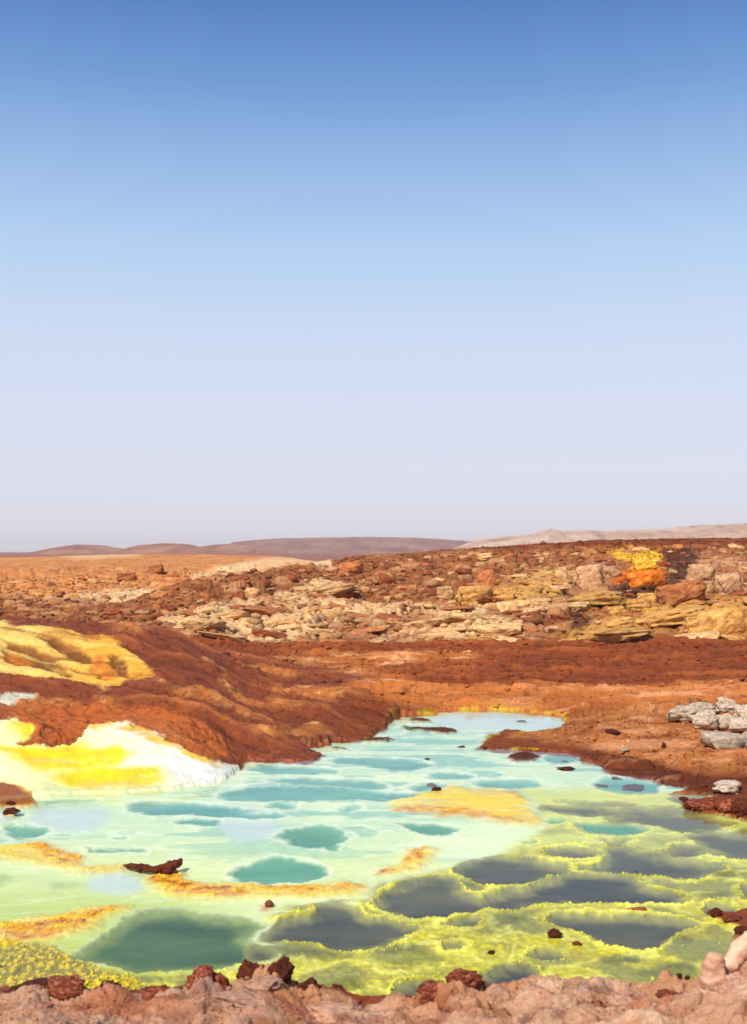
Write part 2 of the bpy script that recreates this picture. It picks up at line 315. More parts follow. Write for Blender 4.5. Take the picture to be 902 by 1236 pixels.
# height profiles of the land, one per compass column: (photo row, distance in m)
PROF = {
 -300: [(965, 8.67), (930, 9.2), (890, 9.7), (868, 10), (855, 10.6), (845, 11.2), (838, 11.7), (825, 12.2), (790, 13), (760, 14), (745, 15), (760, 17), (750, 24), (742, 28), (725, 34), (700, 42), (680, 52), (672, 60), (680, 95)],
 0: [(965, 8.67), (930, 9.2), (890, 9.7), (868, 10), (855, 10.6), (845, 11.2), (838, 11.7), (825, 12.2), (790, 13), (760, 14), (745, 15), (760, 17), (750, 24), (742, 28), (725, 34), (700, 42), (680, 52), (673, 60), (680, 95)],
 100: [(955, 8.97), (930, 9.3), (900, 9.7), (878, 10), (862, 10.6), (845, 11.3), (830, 12), (800, 13), (760, 14.3), (749, 15.2), (762, 17), (755, 22), (745, 27), (735, 31), (715, 37), (690, 46), (670, 58), (680, 95)],
 150: [(955, 8.97), (925, 9.3), (895, 9.65), (878, 9.9), (865, 10.5), (845, 11.2), (820, 12.2), (780, 13.4), (757, 14.6), (760, 16), (770, 18), (757, 22.5), (748, 25), (735, 29), (737, 31), (732, 33), (715, 37), (690, 46), (669, 58), (680, 95)],
 200: [(952, 9.06), (930, 9.3), (905, 9.6), (892, 9.75), (880, 10.3), (855, 10.9), (830, 11.7), (800, 12.9), (775, 14.2), (762, 15.2), (768, 16.5), (778, 18.5), (768, 20.5), (745, 24), (722, 28), (716, 29.5), (722, 31), (728, 34), (712, 38), (690, 46), (669, 58), (680, 95)],
 250: [(945, 9.29), (935, 9.4), (918, 9.6), (910, 9.75), (900, 10.1), (880, 10.6), (850, 11.2), (830, 12), (805, 13.2), (790, 14.5), (782, 16), (785, 18), (779, 19.5), (770, 20.5), (740, 24.5), (715, 28.5), (702, 30), (712, 32), (722, 34), (705, 38.5), (690, 46), (669, 58), (680, 95)],
 290: [(918, 10.28), (905, 10.45), (880, 11), (850, 12), (825, 13.2), (808, 14.5), (800, 16), (790, 18), (780, 20), (773, 21), (740, 25), (710, 29), (694, 31.5), (705, 34), (712, 36), (695, 42), (670, 56), (680, 95)],
 340: [(918, 10.28), (900, 10.7), (880, 11.3), (855, 12.3), (835, 13.6), (815, 15.2), (795, 17.6), (783, 19.8), (775, 20.8), (740, 25.5), (710, 30), (687, 33.5), (695, 36), (705, 38), (688, 43), (671, 54), (680, 95)],
 380: [(917, 10.32), (897, 10.9), (880, 11.4), (855, 12.4), (835, 13.7), (815, 15.3), (795, 17.6), (783, 19.8), (776, 20.8), (740, 26), (710, 31), (690, 34.5), (683, 37), (692, 40), (684, 46), (677, 52), (690, 95)],
 420: [(893, 11.4), (880, 11.7), (860, 12.4), (840, 13.4), (820, 14.9), (800, 17), (785, 19.5), (778, 20.6), (740, 26.5), (710, 32), (690, 36), (673, 41), (690, 60), (690, 95)],
 470: [(875, 12.38), (862, 12.7), (845, 13.4), (825, 14.8), (800, 17), (785, 19.4), (778, 20.5), (740, 26.5), (700, 33), (680, 38), (669.5, 42), (685, 60), (690, 95)],
 530: [(857.4, 13.5), (852, 13.6), (840, 13.9), (828, 14.8), (805, 16.8), (785, 19.3), (777, 20.4), (740, 26), (700, 32.5), (680, 37.5), (665, 42), (680, 60), (690, 95)],
 600: [(857, 13.5), (852, 13.6), (840, 13.9), (828, 14.8), (805, 16.8), (785, 19.3), (777, 20.3), (740, 25.5), (700, 32), (678, 37.2), (660, 42), (672, 60), (685, 95)],
 650: [(861, 13.27), (852, 13.5), (838, 14), (828, 14.8), (805, 16.8), (785, 19.2), (776, 20.2), (740, 25), (700, 31.5), (675, 37), (657, 42), (665, 60), (680, 95)],
 700: [(912, 10.5), (905, 10.7), (885, 11.6), (870, 12.4), (855, 13.2), (842, 13.8), (830, 14.7), (805, 16.8), (785, 19.2), (775, 20.2), (740, 25), (700, 31), (675, 36.5), (654, 42), (660, 60), (675, 95)],
 760: [(937, 9.56), (925, 9.9), (905, 10.6), (885, 11.4), (865, 12.5), (850, 13.3), (835, 14.4), (810, 16.4), (785, 19.2), (774, 20.2), (738, 25), (700, 30.7), (675, 36), (652, 42), (658, 60), (675, 95)],
 830: [(949, 9.15), (935, 9.5), (910, 10.3), (885, 11.3), (865, 12.3), (845, 13.5), (832, 14.5), (810, 16.3), (785, 19), (775, 20), (735, 25), (700, 30.5), (675, 36), (651, 42), (658, 60), (675, 95)],
 902: [(960, 8.8), (945, 9.1), (915, 10), (885, 11.2), (865, 12.3), (845, 13.5), (832, 14.5), (810, 16.3), (785, 19), (775, 20), (735, 25), (700, 30.5), (675, 36), (650, 42), (658, 60), (675, 95)],
 1150: [(960, 8.8), (945, 9.1), (915, 10), (885, 11.2), (865, 12.3), (845, 13.5), (832, 14.5), (810, 16.3), (785, 19), (775, 20), (735, 25), (700, 30.5), (675, 36), (649, 42), (658, 60), (675, 95)],
}
LYG = np.linspace(math.log(8), math.log(130), 700)
cols = sorted(PROF); colx = np.array(cols, float)
tab = []
for c in cols:
    yy = np.array([p[1] for p in PROF[c]]); zz = np.array([EYE - (p[0] - HY) * p[1] / F for p in PROF[c]])
    z = np.interp(np.exp(LYG), yy, zz)
    tab.append(z)
tab = np.array(tab)
fx_ = np.arange(-400, 1300, 5.0)
dense = np.stack([np.interp(fx_, colx, tab[:, j]) for j in range(tab.shape[1])], 1)
def blur(a, n, axis):
    k = np.hanning(n + 2)[1:-1]; k /= k.sum()
    pad = [(0, 0), (0, 0)]; pad[axis] = (n // 2, n // 2)
    b = np.pad(a, pad, mode='edge')
    return np.apply_along_axis(lambda v: np.convolve(v, k, 'valid'), axis, b)
dense = blur(blur(dense, 9, 0), 9, 1)
def land_profile(px, Y):
    x = np.clip((px - fx_[0]) / 5.0, 0, dense.shape[0] - 1.01)
    y = np.clip((np.log(np.maximum(Y, 1e-3)) - LYG[0]) / (LYG[1] - LYG[0]), 0, dense.shape[1] - 1.01)
    ix = x.astype(int); iy = y.astype(int); fx = x - ix; fy = y - iy
    return (dense[ix, iy] * (1 - fx) + dense[ix + 1, iy] * fx) * (1 - fy) + (dense[ix, iy + 1] * (1 - fx) + dense[ix + 1, iy + 1] * fx) * fy

# foreground bank height (between the camera and the near shore)
NEAR_X = [-300, 0, 60, 150, 200, 245, 270, 290, 320, 350, 380, 410, 440, 500, 560, 620, 700, 780, 840, 870, 902, 1200]
NEAR_Z = [.07, .06, .06, .05, .06, .12, .08, .11, .14, .10, .07, .07, .04, .05, .06, .06, .06, .06, .07, .10, .14, .2]
def near_profile(px, Y):
    zz = np.interp(px, NEAR_X, NEAR_Z)
    return zz * sstep(5.05, 4.65, Y) + .10 * sstep(4.75, 4.0, Y) + .05 * sstep(4.2, 3.0, Y)

def warp(X, Y, PX, PY):
    k = np.clip(10.0 / np.maximum(Y, 3), .5, 1.6)
    s = 3.2 / np.maximum(Y, 4) * 3
    wx = pnoise(X * 2.2, Y * 2.2, 11) * 7 + pnoise(X * 7, Y * 6, 12) * 4.5 * k + pnoise(X * 22, Y * 18, 13) * 2.2 * k
    wy = pnoise(X * 2.2 + 40, Y * 2.2, 14) * 2.2 + pnoise(X * 7, Y * 6 + 30, 15) * 1.8 * k + pnoise(X * 22 + 9, Y * 18, 16) * 1.1 * k
    return PX + wx, PY + wy

# ------------------------------------------------------------------ the ground grid
def seg(a, b, n, f=lambda t: t): return [a + (b - a) * f(i / n) for i in range(n)]
ys = seg(0.8, 2.6, 25) + seg(2.6, 3.8, 60) + seg(3.8, 5.1, 230)
ys += [2600 / p for p in seg(2600 / 5.1, 2600 / 9.5, 230)] + [2600 / p for p in seg(2600 / 9.5, 2600 / 14.2, 170)]
ys += seg(14.2, 20.5, 105) + seg(20.5, 43, 215) + seg(43, 63, 75) + seg(63, 130, 20) + [130 * 1.34 ** k for k in range(9)]
ys = np.array(ys)
pxs = np.array([-1400, -900, -650] + list(np.arange(-450, -20, 9)) + list(np.arange(-20, 922, 1.3)) + list(np.arange(922, 1350, 9)) + [1550, 1800, 2300])
PX, YY = np.meshgrid(pxs, ys)
XX = (PX - CX) * YY / F
PXc = np.clip(PX, -300, 1190)
py0 = HY + EYE * F / YY
wx0, wy0 = warp(XX, YY, PXc, py0)
near = YY < 5.6

wk = np.where(YY > 9.3, .9, .35)
water_s = samp(RAS['water'], wx0 * wk + PXc * (1 - wk), wy0 * wk + py0 * (1 - wk))       # >0 in the pool
# the far bank: flat-plane rows do not hold on raised ground, so dryness there follows distance
prof = np.where(near, near_profile(PX, YY), land_profile(PXc, YY))
PYl = HY + (EYE - prof) * F / YY
isle_s = samp(RAS['isle'], wx0 * .6 + PXc * .4, wy0 * .6 + py0 * .4)
wet = sstep(-1.5, 1.5, water_s) * (YY > 4.5) * (YY < 14.2)
wet_core = sstep(0, 5, water_s)
dry_isle = sstep(-2, 3, isle_s)
wet = wet * (1 - dry_isle)
wetb = wet > .5
PY = np.where(wetb, py0, PYl)
WX, WY = warp(XX, YY, PXc, PY)
S = {k: samp(v, WX, WY) for k, v in RAS.items() if k not in ('water', 'isle')}

# --- bed of the pool
hol = np.maximum.reduce([S['blue'], S['teal'], S['green'], S['slate']])
def soft(s, a, b): return sstep(a, b, s)
lime = soft(S['lime'], -10, 14)
# procedural hollows outside the frame so that the pattern goes on
off = sstep(5, 60, np.maximum(-PX, PX - 902))
d1, d2, cid = worley(XX * 1.2 + pnoise(XX * 2, YY * 2, 31) * .3, YY * 1.6, 5)
hol = np.where(off > .3, np.maximum(hol, (d2 - d1 - .22) * 60 * off), hol)
S['slate'] = np.where((off > .3) & (PX > 450), np.maximum(S['slate'], (d2 - d1 - .22) * 60 * off), S['slate'])
S['teal'] = np.where((off > .3) & (PX < 450), np.maximum(S['teal'], (d2 - d1 - .22) * 60 * off), S['teal'])
grn = billow(XX * 16, YY * 16, 3, 41); fine = fbm(XX * 40, YY * 40, 2, 43)
W3 = worley(XX * 26, YY * 22, 45)
lacy = fbm(XX * 3.2, YY * 5.0, 4, 47)
bed_z = -0.016 + 0.006 * fbm(XX * 1.5, YY * 3.5, 3, 44)
frontness = sstep(9.5, 6.2, YY)
crust = lime * frontness
bed_z += crust * (0.012 + 0.007 * fbm(XX * 3, YY * 3, 3, 46) + .006 * (0.6 - W3[0]) + .006 * (grn - .3) + .003 * fine)
rim = np.exp(-((hol + 4) / 5.0) ** 2)
bed_z += rim * (0.004 + .005 * crust)
ystk = fbm(XX * 1.8, YY * 6.5, 5, 150, .6)
ylw = soft(S['yellow'] + 7 * ystk, -9, 8)
bed_z += ylw * (0.017 + 0.007 * fbm(XX * 5, YY * 8, 3, 48) + frontness * (.010 * (grn - .3) + .004 * fine))
gr = soft(S['grain'], -6, 8)
bed_z += gr * (.008 + .012 * (.6 - W3[0]) + .006 * fine)
bed_z = bed_z * (1 - soft(hol, -6, 14)) - .030 * soft(hol, -6, 14)
# --- land
face = sstep(20.2, 21.5, YY) * (1 - sstep(44, 52, YY))          # rocky ridge
back = sstep(31, 34, YY) * (PX < 400)
bands = billow(XX * .9 + YY * .1, YY * .55, 4, 61)
str_ = fbm(XX * .5, YY * 2.2, 4, 62)
wr = worley(XX * .85 + .35 * pnoise(XX, YY, 3), YY * .62 + .3 * pnoise(XX, YY + 8, 4), 63)
wr2 = worley(XX * 2.1 + .2 * pnoise(XX * 3, YY * 3, 3), YY * 1.5, 64)
land = prof.copy()
step = (wr[2] - .5) * .30 + sstep(0, .14, wr[1] - wr[0]) * .16 + (wr2[2] - .5) * .12 + sstep(0, .12, wr2[1] - wr2[0]) * .05
crest_fade = 1 - .75 * sstep(38, 42, YY) * (PX > 400)
land += face * crest_fade * (step * .62 + .10 * fbm(XX * 1.3, YY * 1.3, 4, 65))
flat = (YY > 13) * (1 - face)
hillm = sstep(470, 380, PX + 40 * pnoise(XX * 1.5, YY * 2, 70)) * sstep(20.5, 18.5, YY + np.clip(PX - 230, 0, 200) * .02) * (YY > 9) * (1 - soft(S['mound'], -2, 2))
land += (1 - face) * (YY > 8) * (.018 * fbm(XX * 1.1, YY * 2.5, 4, 66) * sstep(-1, -14, water_s) + .012 * fbm(XX * 6, YY * 7, 3, 67) * sstep(-1, -8, water_s))
# flowing lobes of the brown hill on the left
fl = (XX * .55 + YY * .85); fl2 = (XX * .85 - YY * .45)
lobes = billow(fl * 1.0 + pnoise(XX * .8, YY * .8, 71) * .5, fl2 * .42, 3, 72)
fa = (XX * .9 - YY * .45); fb = (XX * .45 + YY * .9)
flow = fbm(fa * .55 + 30, fb * 2.6 + pnoise(XX * .9, YY * .9, 78) * .8, 5, 79, .6)
rough1 = fbm(XX * 4, YY * 5, 4, 89, .6)
land += soft(S['rill'], -6, 5) * sstep(-6, -16, water_s) * (YY > 10) * (YY < 20) * .022
land += hillm * (1 - .6 * soft(S['terr'], -8, 4)) * sstep(-2, -20, water_s) * (.05 * (billow(fa * 1.2, fb * 3.4, 3, 152) - .25) + (lobes - .3) * .15 + .055 * flow + .010 * rough1)
hst = hillm * sstep(-5, -20, water_s) * (1 - soft(S['terr'], -8, 2))
land += hst * (.022 * sstep(.08, .20, flow) + .02 * sstep(-.24, -.12, flow) + .009 * fbm(XX * 5, YY * 5, 3, 190, .5) - .015)
land += soft(S['terr'], -6, 8) * (YY < 16.5) * (-.005 - .035 * fbm(fa * .5 + 7, fb * 4.2 + .3 * pnoise(XX * 2, YY * 2, 175), 4, 176, .6)) - soft(S['terrb'], -6, 8) * .05 * soft(S['terr'], -4, 6) * (YY < 16.5)
land += soft(S['mound'], -2, 6) * (.006 * fbm(XX * 5, YY * 9, 4, 73) + .03 * billow(XX * 1.6, YY * 1.0, 2, 74) - .012)
land -= soft(S['pond'], -3, 5) * .03
rl = soft(S['rland'], -6, 8) + soft(S['rshore'], -6, 4)
land += np.clip(rl, 0, 1) * (.020 * fbm(XX * 3, YY * 5, 5, 75) + .015 * billow(XX * 9, YY * 9, 3, 76)) * sstep(-1, -8, water_s)
tn = fbm(XX * .45, YY * 2.6 + .4 * pnoise(XX * .6, YY, 140), 5, 141, .62)
ledge = ((YY > 12.6) & (YY < 20.6)) * (1 - face) * (1 - hillm) * sstep(-4, -14, water_s)
land += ledge * (.045 * sstep(.08, .14, tn) + .04 * sstep(-.26, -.20, tn) + .05 * sstep(.40, .46, tn) + .02 * fbm(XX * 3, YY * 4, 4, 172, .6) - .04)
tr2 = fbm(XX * .9, YY * 2.2 + .3 * pnoise(XX, YY, 173), 5, 174, .6)
land += np.clip(rl, 0, 1) * sstep(-3, -10, water_s) * (.03 * sstep(.1, .15, tr2) + .03 * sstep(-.25, -.2, tr2) - .02)
# shore lip: a low broken crust edge
land = np.where(YY < 16, np.maximum(land, .014 + .008 * fbm(XX * 3, YY * 3, 3, 77)), land)
shore_d = sstep(0, -10, water_s)
ti = sstep(-14, -3, isle_s) * (~near) * (YY < 14.5)
land = land * (1 - ti) + np.minimum(land, .03 + .03 * sstep(0, 8, isle_s) + .02 * grn) * ti
# foreground bank: popcorn salt crust
nb = sstep(5.6, 4.9, YY)
W4 = worley(XX * 3.6 + .25 * fbm(XX * 6, YY * 6, 3, 80), YY * 5.2 + .25 * fbm(XX * 6 + 5, YY * 6, 3, 83), 81); W5 = worley(XX * 14, YY * 14, 82)
n_w = pnoise(XX * 9, YY * 9, 97)
b1 = billow(XX * 2.6 + .3 * pnoise(XX * 5, YY * 5, 90), YY * 2.6, 2, 84, .4); b2 = billow(XX * 5 + .2 * pnoise(XX * 8, YY * 12, 91), YY * 8.5, 3, 86, .45)
b3 = billow(XX * 20 + .2 * n_w, YY * 20, 2, 93, .4)
rug = .45 + .55 * sstep(380, 560, PX)
pop = .060 * fbm(XX * 1.3, YY * 1.6, 2, 92) + rug * (.055 * sstep(0, .5, b1) + .026 * sstep(0, .5, b2)) + .012 * b3 + .03 * fbm(XX * 4, YY * 4, 3, 94, .4) + (.5 + .5 * rug) * .020 * fbm(XX * 6.5, YY * 12, 5, 98, .58) + .035 * sstep(0, .16, W4[1] - W4[0]) * rug + .006 + .007 * fbm(XX * 50, YY * 50, 3, 85, .6)
BUMPS = [(244, 4.74, .075, 15), (264, 4.77, .055, 11), (200, 4.70, .045, 20), (292, 4.82, .06, 14), (310, 4.84, .085, 14), (333, 4.82, .075, 18), (352, 4.84, .05, 12), (374, 4.86, .04, 14),
         (392, 4.90, .05, 9), (411, 4.90, .05, 8), (583, 4.80, .065, 6), (560, 4.76, .05, 15), (602, 4.68, .085, 14), (25, 4.82, .045, 34), (85, 4.78, .04, 22), (130, 4.80, .03, 20), (520, 4.76, .045, 18),
         (645, 4.66, .05, 26), (700, 4.62, .045, 24), (760, 4.6, .03, 24), (885, 4.60, .07, 26)]
bump_all = np.zeros_like(XX)
for (bx, by, bh, bw) in BUMPS:
    bump_all = np.maximum(bump_all, bh * np.exp(-((((PX - bx + 6 * pnoise(XX * 14, YY * 14, 95)) / bw / 1.15) ** 2 + ((YY - by) / (bw * .0045 + .05)) ** 2) ** 1.6)))
land += nb * sstep(-.5, -7, water_s) * (pop - .06) + nb * sstep(-1, -5, water_s) * bump_all * .75 * (.75 + .5 * sstep(0, .5, billow(XX * 7, YY * 12, 3, 96, .5)))
land = np.where(near & (YY < 5.3), np.maximum(land, .012), land)
Z = np.where(YY < 14.5, land * (1 - wet) + bed_z * wet, land)
far = sstep(95, 130, YY)
Z = Z * (1 - far) + .6 * far
bankm = near & ~wetb

# ------------------------------------------------------------------ colours of the minerals, with some painted sky reflection in the pool
n1 = fbm(XX * .9, YY * 1.4, 4, 101); n2 = fbm(XX * 3.5, YY * 5, 4, 102); n3 = fbm(XX * 12, YY * 14, 3, 103)
nst = fbm(XX * .7, YY * 4.0, 4, 104)
col = np.zeros(XX.shape + (3,))
# pool
c_mint = lin(212, 234, 204); c_pale = lin(234, 240, 176); c_lime = lin(216, 206, 48); c_lime2 = lin(238, 230, 92); c_white = lin(240, 250, 215)
pc = np.zeros_like(col) + c_mint
pc = mixc(pc, lin(160, 214, 196), sstep(-.1, .5, fbm(XX * .8, YY * 2.6, 4, 131)) * .75)
pc = mixc(pc, lin(238, 246, 214), sstep(.05, .5, fbm(XX * 1.3, YY * 3.6, 5, 132)) * .6)
pc = mixc(pc, c_pale, sstep(965, 1050, PY + n1 * 25) * .8)
leftg = sstep(330, 150, PX) * sstep(1040, 1095, PY + n1 * 12)
pc = mixc(pc, lin(204, 216, 122), leftg * .85)
pc = mixc(pc, lin(205, 205, 50), leftg * sstep(1120, 1165, PY + n2 * 8) * .8)
pc = mixc(pc, c_white, soft(S['whin'], -14, 12) * .7)
iso = fbm(XX * .75 + .25 * pnoise(XX * 3, YY * 3, 160), YY * 2.4, 4, 161)
pc = mixc(pc, lin(138, 198, 188), sstep(.10, .24, iso) * sstep(1080, 960, PY) * .8)
pc = mixc(pc, lin(246, 250, 232), np.exp(-((iso - .09) / .03) ** 2) * .85 * sstep(1090, 1000, PY))
pc = mixc(pc, lin(246, 250, 226), np.exp(-((fbm(XX * 1.6, YY * 4.0, 3, 162)) / .04) ** 2) * .45)
pc = mixc(pc, lin(208, 222, 228), soft(S['sky_refl'], -14, 10) * .85)  # reflection of the pale sky put into the bed colour
lc = c_lime * (1 - sstep(.2, .8, W3[0])[..., None] * .25) + (c_lime2 - c_lime) * sstep(-.1, .8, n2)[..., None] * .7
topl = sstep(1075, 990, PY)
lc = mixc(lc, lin(222, 230, 140), topl * .9)
lc = mixc(lc, lin(160, 152, 62), sstep(.08, .30, lacy) * frontness * .6)
wv = worley(XX * 1.5 + .5 * fbm(XX * 2.5, YY * 2.5, 4, 200), YY * 2.5 + .5 * fbm(XX * 2.5 + 7, YY * 2.5, 4, 201), 202)
vd = wv[1] - wv[0]
lc = mixc(lc, lin(142, 142, 84), sstep(.10, .34, vd + .10 * n2) * sstep(.30, .45, wv[2]) * frontness * .75)
lc = mixc(lc, lin(240, 236, 120), np.exp(-(vd / .07) ** 2) * frontness * .75)
lc = mixc(lc, lin(150, 144, 50), sstep(.35, .8, n1) * frontness * .3)
pc = mixc(pc, lc, lime)
glow = np.exp(-np.clip(hol + 1, -40, 40) ** 2 / 90.) * (hol < 3)
pc = mixc(pc, lin(238, 236, 130), np.exp(-np.clip(hol + 5, -40, 40) ** 2 / 14.) * lime * .7)
pc = mixc(pc, lin(244, 250, 226), np.exp(-np.clip(hol + 2.5, -40, 40) ** 2 / 16.) * (1 - lime) * .8 * sstep(-.7, .1, n2))
grc = np.zeros_like(col) + lin(150, 140, 45); grc = mixc(grc, lin(235, 205, 45), sstep(.45, .2, W3[0]))
pc = mixc(pc, grc, gr)
yc = np.zeros_like(col) + lin(240, 208, 60); yc = mixc(yc, lin(242, 232, 150), sstep(-.1, .6, ystk) * .75)
yc = mixc(yc, lin(205, 150, 30), sstep(.3, .6, grn) * frontness * .8)
pc = mixc(pc, yc, ylw * .92)
pc = mixc(pc, np.array(lin(222, 140, 12)), soft(S['orange'] + 5 * ystk, -6, 6) * sstep(-.7, .3, n3) * .85)
pc = mixc(pc, lin(130, 60, 16), soft(S['orange'], 0, 6) * sstep(.25, .6, n3) * frontness * .8)
dim = soft(S['dim'], -8, 10)
pc = mixc(pc, lin(112, 112, 52), dim * (.55 + .35 * sstep(-.6, .4, lacy)) * (PX > 290))
pc = mixc(pc, lin(150, 180, 90), dim * .5 * (PX <= 290))
def hset(pc, s, deep, a=-4, b=10, sh=None):
    if sh is not None: pc = mixc(pc, sh, soft(s, a - 3, a + 5) * .8)
    return mixc(pc, deep, soft(s, a + 1, b))
hv = sstep(-.6, .7, fbm(XX * 1.1, YY * 3.0, 4, 133))[..., None]
pc = hset(pc, S['blue'] + 3 * ystk, lin(92, 164, 160) * (1 - hv) + lin(130, 190, 180) * hv, -5, 7)
pc = hset(pc, S['teal'] + 3 * ystk, lin(84, 158, 132) * (1 - hv) + lin(120, 180, 150) * hv, -5, 8)
pc = hset(pc, S['green'], lin(66, 96, 62) * (1 - hv) + lin(92, 124, 78) * hv, -6, 26, lin(140, 156, 76))
sl = S['slate'] + 14 * fbm(XX * 1.7, YY * 3.4, 5, 170) - 1
pc = hset(pc, sl, lin(72, 70, 62) * (1 - hv) + lin(112, 106, 80) * hv, -7, 16, lin(160, 156, 86))
# pool edge stained
edge = sstep(7, 0, water_s) * (PY < 960) * wet
pc = mixc(pc, lin(200, 190, 60), edge * .6 * sstep(-.3, .3, n2))
edgeN = sstep(9, 0, water_s) * (PY > 1150)
pc = mixc(pc, lin(120, 70, 25), edgeN * .7)

# land
c_brown = lin(134, 62, 32); c_maroon = lin(104, 44, 26); c_orng = lin(178, 92, 42); c_cream = lin(234, 194, 138); c_ochre = lin(208, 154, 78); c_pinkg = lin(192, 142, 104)
lcx = np.zeros_like(col) + c_brown
lcx = mixc(lcx, c_maroon, sstep(-.1, .6, nst) * .8)
lcx = mixc(lcx, c_orng, sstep(.15, .7, n1) * .35)
# flat terrace
tr = sstep(13.6, 14.2, YY) * (1 - sstep(20, 21, YY)) * (1 - hillm)
lcx = mixc(lcx, lin(142, 64, 34), tr * .7)
lcx = mixc(lcx, lin(182, 96, 50), tr * sstep(.1, .5, tn) * .6)
lcx = mixc(lcx, lin(92, 42, 28), tr * sstep(-.1, -.5, tn) * .7)
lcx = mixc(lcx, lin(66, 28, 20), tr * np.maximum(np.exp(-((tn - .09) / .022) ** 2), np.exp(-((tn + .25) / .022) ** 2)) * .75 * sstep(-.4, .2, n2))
lcx = mixc(lcx, lin(190, 104, 54), tr * soft(S['streak'], -10, 10) * sstep(-.7, .2, tn) * .9)
lcx = mixc(lcx, lin(232, 172, 116), tr * soft(S['streak'], -6, 10) * sstep(-.1, .35, fbm(XX * 1.2, YY * 5, 4, 111)) * .85)
wob = .5 * fbm(XX * .8, YY * .8, 3, 142)
lip = sstep(15.4, 14.4, YY + wob) * sstep(12.7, 13.3, YY + wob) * sstep(420, 470, PX)
lcx = mixc(lcx, lin(202, 112, 56), lip * (.55 + .35 * sstep(-.3, .4, tn)))
lcx = mixc(lcx, lin(232, 168, 118), lip * sstep(.1, .5, tn) * sstep(560, 700, PX) * .8)
# right land
lcx = mixc(lcx, lin(196, 120, 68), soft(S['rland'], -8, 14) * (.75 + .2 * n2.clip(-1, 1)))
lcx = mixc(lcx, lin(218, 156, 106), soft(S['rland'], -2, 14) * sstep(.1, .6, n2) * .6)
lcx = mixc(lcx, lin(134, 62, 34), soft(S['rland'], -2, 14) * sstep(.1, .55, fbm(XX * 1.6, YY * 3.4, 5, 143, .6)) * .8)
lcx = mixc(lcx, lin(96, 42, 24), soft(S['rshore'], -6, 4) * sstep(-.7, .1, n2) * .9)
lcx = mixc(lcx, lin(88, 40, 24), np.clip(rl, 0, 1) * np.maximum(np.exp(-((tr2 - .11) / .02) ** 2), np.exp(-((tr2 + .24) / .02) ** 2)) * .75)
lcx = mixc(lcx, lin(226, 164, 112), np.clip(rl, 0, 1) * sstep(.16, .4, tr2) * .5)
# brown hill
hm = hillm
lcx = mixc(lcx, lin(138, 66, 40), hm * .85)
lcx = mixc(lcx, lin(194, 96, 42), hm * soft(S['dome'], -12, 16) * .85)
lcx = mixc(lcx, lin(196, 108, 56), hm * sstep(.1, .6, flow) * .7)
lcx = mixc(lcx, lin(92, 40, 28), hm * sstep(-.15, -.6, flow) * .6)
lcx = mixc(lcx, lin(214, 150, 96), hm * sstep(.5, .8, flow) * sstep(0, .5, rough1) * .6)
lcx = mixc(lcx, lin(200, 130, 76), hm * sstep(.35, .8, n2) * sstep(.1, .7, n1) * .5)
rlm = soft(S['rill'] + 4 * n2, -6, 5) * (YY > 10) * (YY < 20)
lcx = mixc(lcx, lin(202, 116, 56), rlm * .6)
lcx = mixc(lcx, lin(234, 174, 106), rlm * sstep(.0, .6, rough1) * .6)
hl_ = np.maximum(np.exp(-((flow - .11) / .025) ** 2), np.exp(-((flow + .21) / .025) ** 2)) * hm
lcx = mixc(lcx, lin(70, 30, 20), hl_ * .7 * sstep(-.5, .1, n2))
ck = sstep(.07, .0, np.abs(fbm(XX * 1.7, YY * 2.6, 4, 153))) * (YY > 9) * (YY < 20.5) * sstep(-.2, .3, n1)
lcx = mixc(lcx, lin(74, 30, 20), ck * .55)
tm = soft(S['terr'], -3, 4)
ty = np.zeros_like(col) + lin(240, 176, 62); ty = mixc(ty, lin(246, 220, 128), sstep(140, 10, PX) * .7); ty = mixc(ty, lin(222, 146, 48), sstep(0, .7, n2) * .6)
ty = mixc(ty, lin(126, 74, 34), soft(S['terrb'], -4, 4) * .95); ty = mixc(ty, lin(208, 112, 40), soft(S['terro'], -4, 5) * .8)
ty = mixc(ty, lin(160, 104, 40), sstep(.2, .6, flow) * .5); ty = mixc(ty, lin(248, 212, 112), sstep(-.1, -.5, flow) * .5)
tstk = fbm(fa * .5 + 7, fb * 4.2 + .3 * pnoise(XX * 2, YY * 2, 175), 4, 176, .6)
ty = mixc(ty, lin(150, 84, 40), sstep(.16, .42, tstk) * .75); ty = mixc(ty, lin(250, 214, 116), sstep(-.15, -.5, tstk) * .6)
lcx = mixc(lcx, ty, soft(S['terr'] + 6 * tstk, -5, 4) * (YY < 16.5))
lcx = mixc(lcx, lin(200, 196, 176), soft(S['pond'], -3, 4) * (YY < 14))
mm = soft(S['mound'], -1.5, 1.5) * (YY < 10.6)
mc = np.zeros_like(col) + lin(246, 243, 208); mc = mixc(mc, lin(232, 235, 236), sstep(-.4, .3, nst) * sstep(90, 160, PX) * .8)
mc = mixc(mc, lin(240, 240, 150), sstep(230, 60, PX + n1 * 30) * .7)
my = S['myel'] + 9 * fbm(XX * 1.4, YY * 3.2, 4, 151)
mc = mixc(mc, lin(250, 232, 90), soft(my, -16, 2) * .7)
mc = mixc(mc, lin(250, 214, 24), soft(my, -10, 10))
mc = mixc(mc, lin(232, 186, 20), soft(S['myel'], -2, 8) * sstep(.0, .5, nst) * .7)
mc = mixc(mc, lin(238, 236, 190), sstep(.1, .5, fbm(XX * .9, YY * 5, 4, 180)) * .5)
mc = mixc(mc, lin(238, 190, 20), soft(S['medge'], -4, 2) * sstep(-.6, .3, n2) * .9)
mc = mixc(mc, lin(214, 226, 160), sstep(938, 956, PY + n2 * 6) * .8)
mc = mixc(mc, c_mint, soft(-S['mound'], -7, 0) * (PY > 935) * .9)
lcx = mixc(lcx, mc, mm)
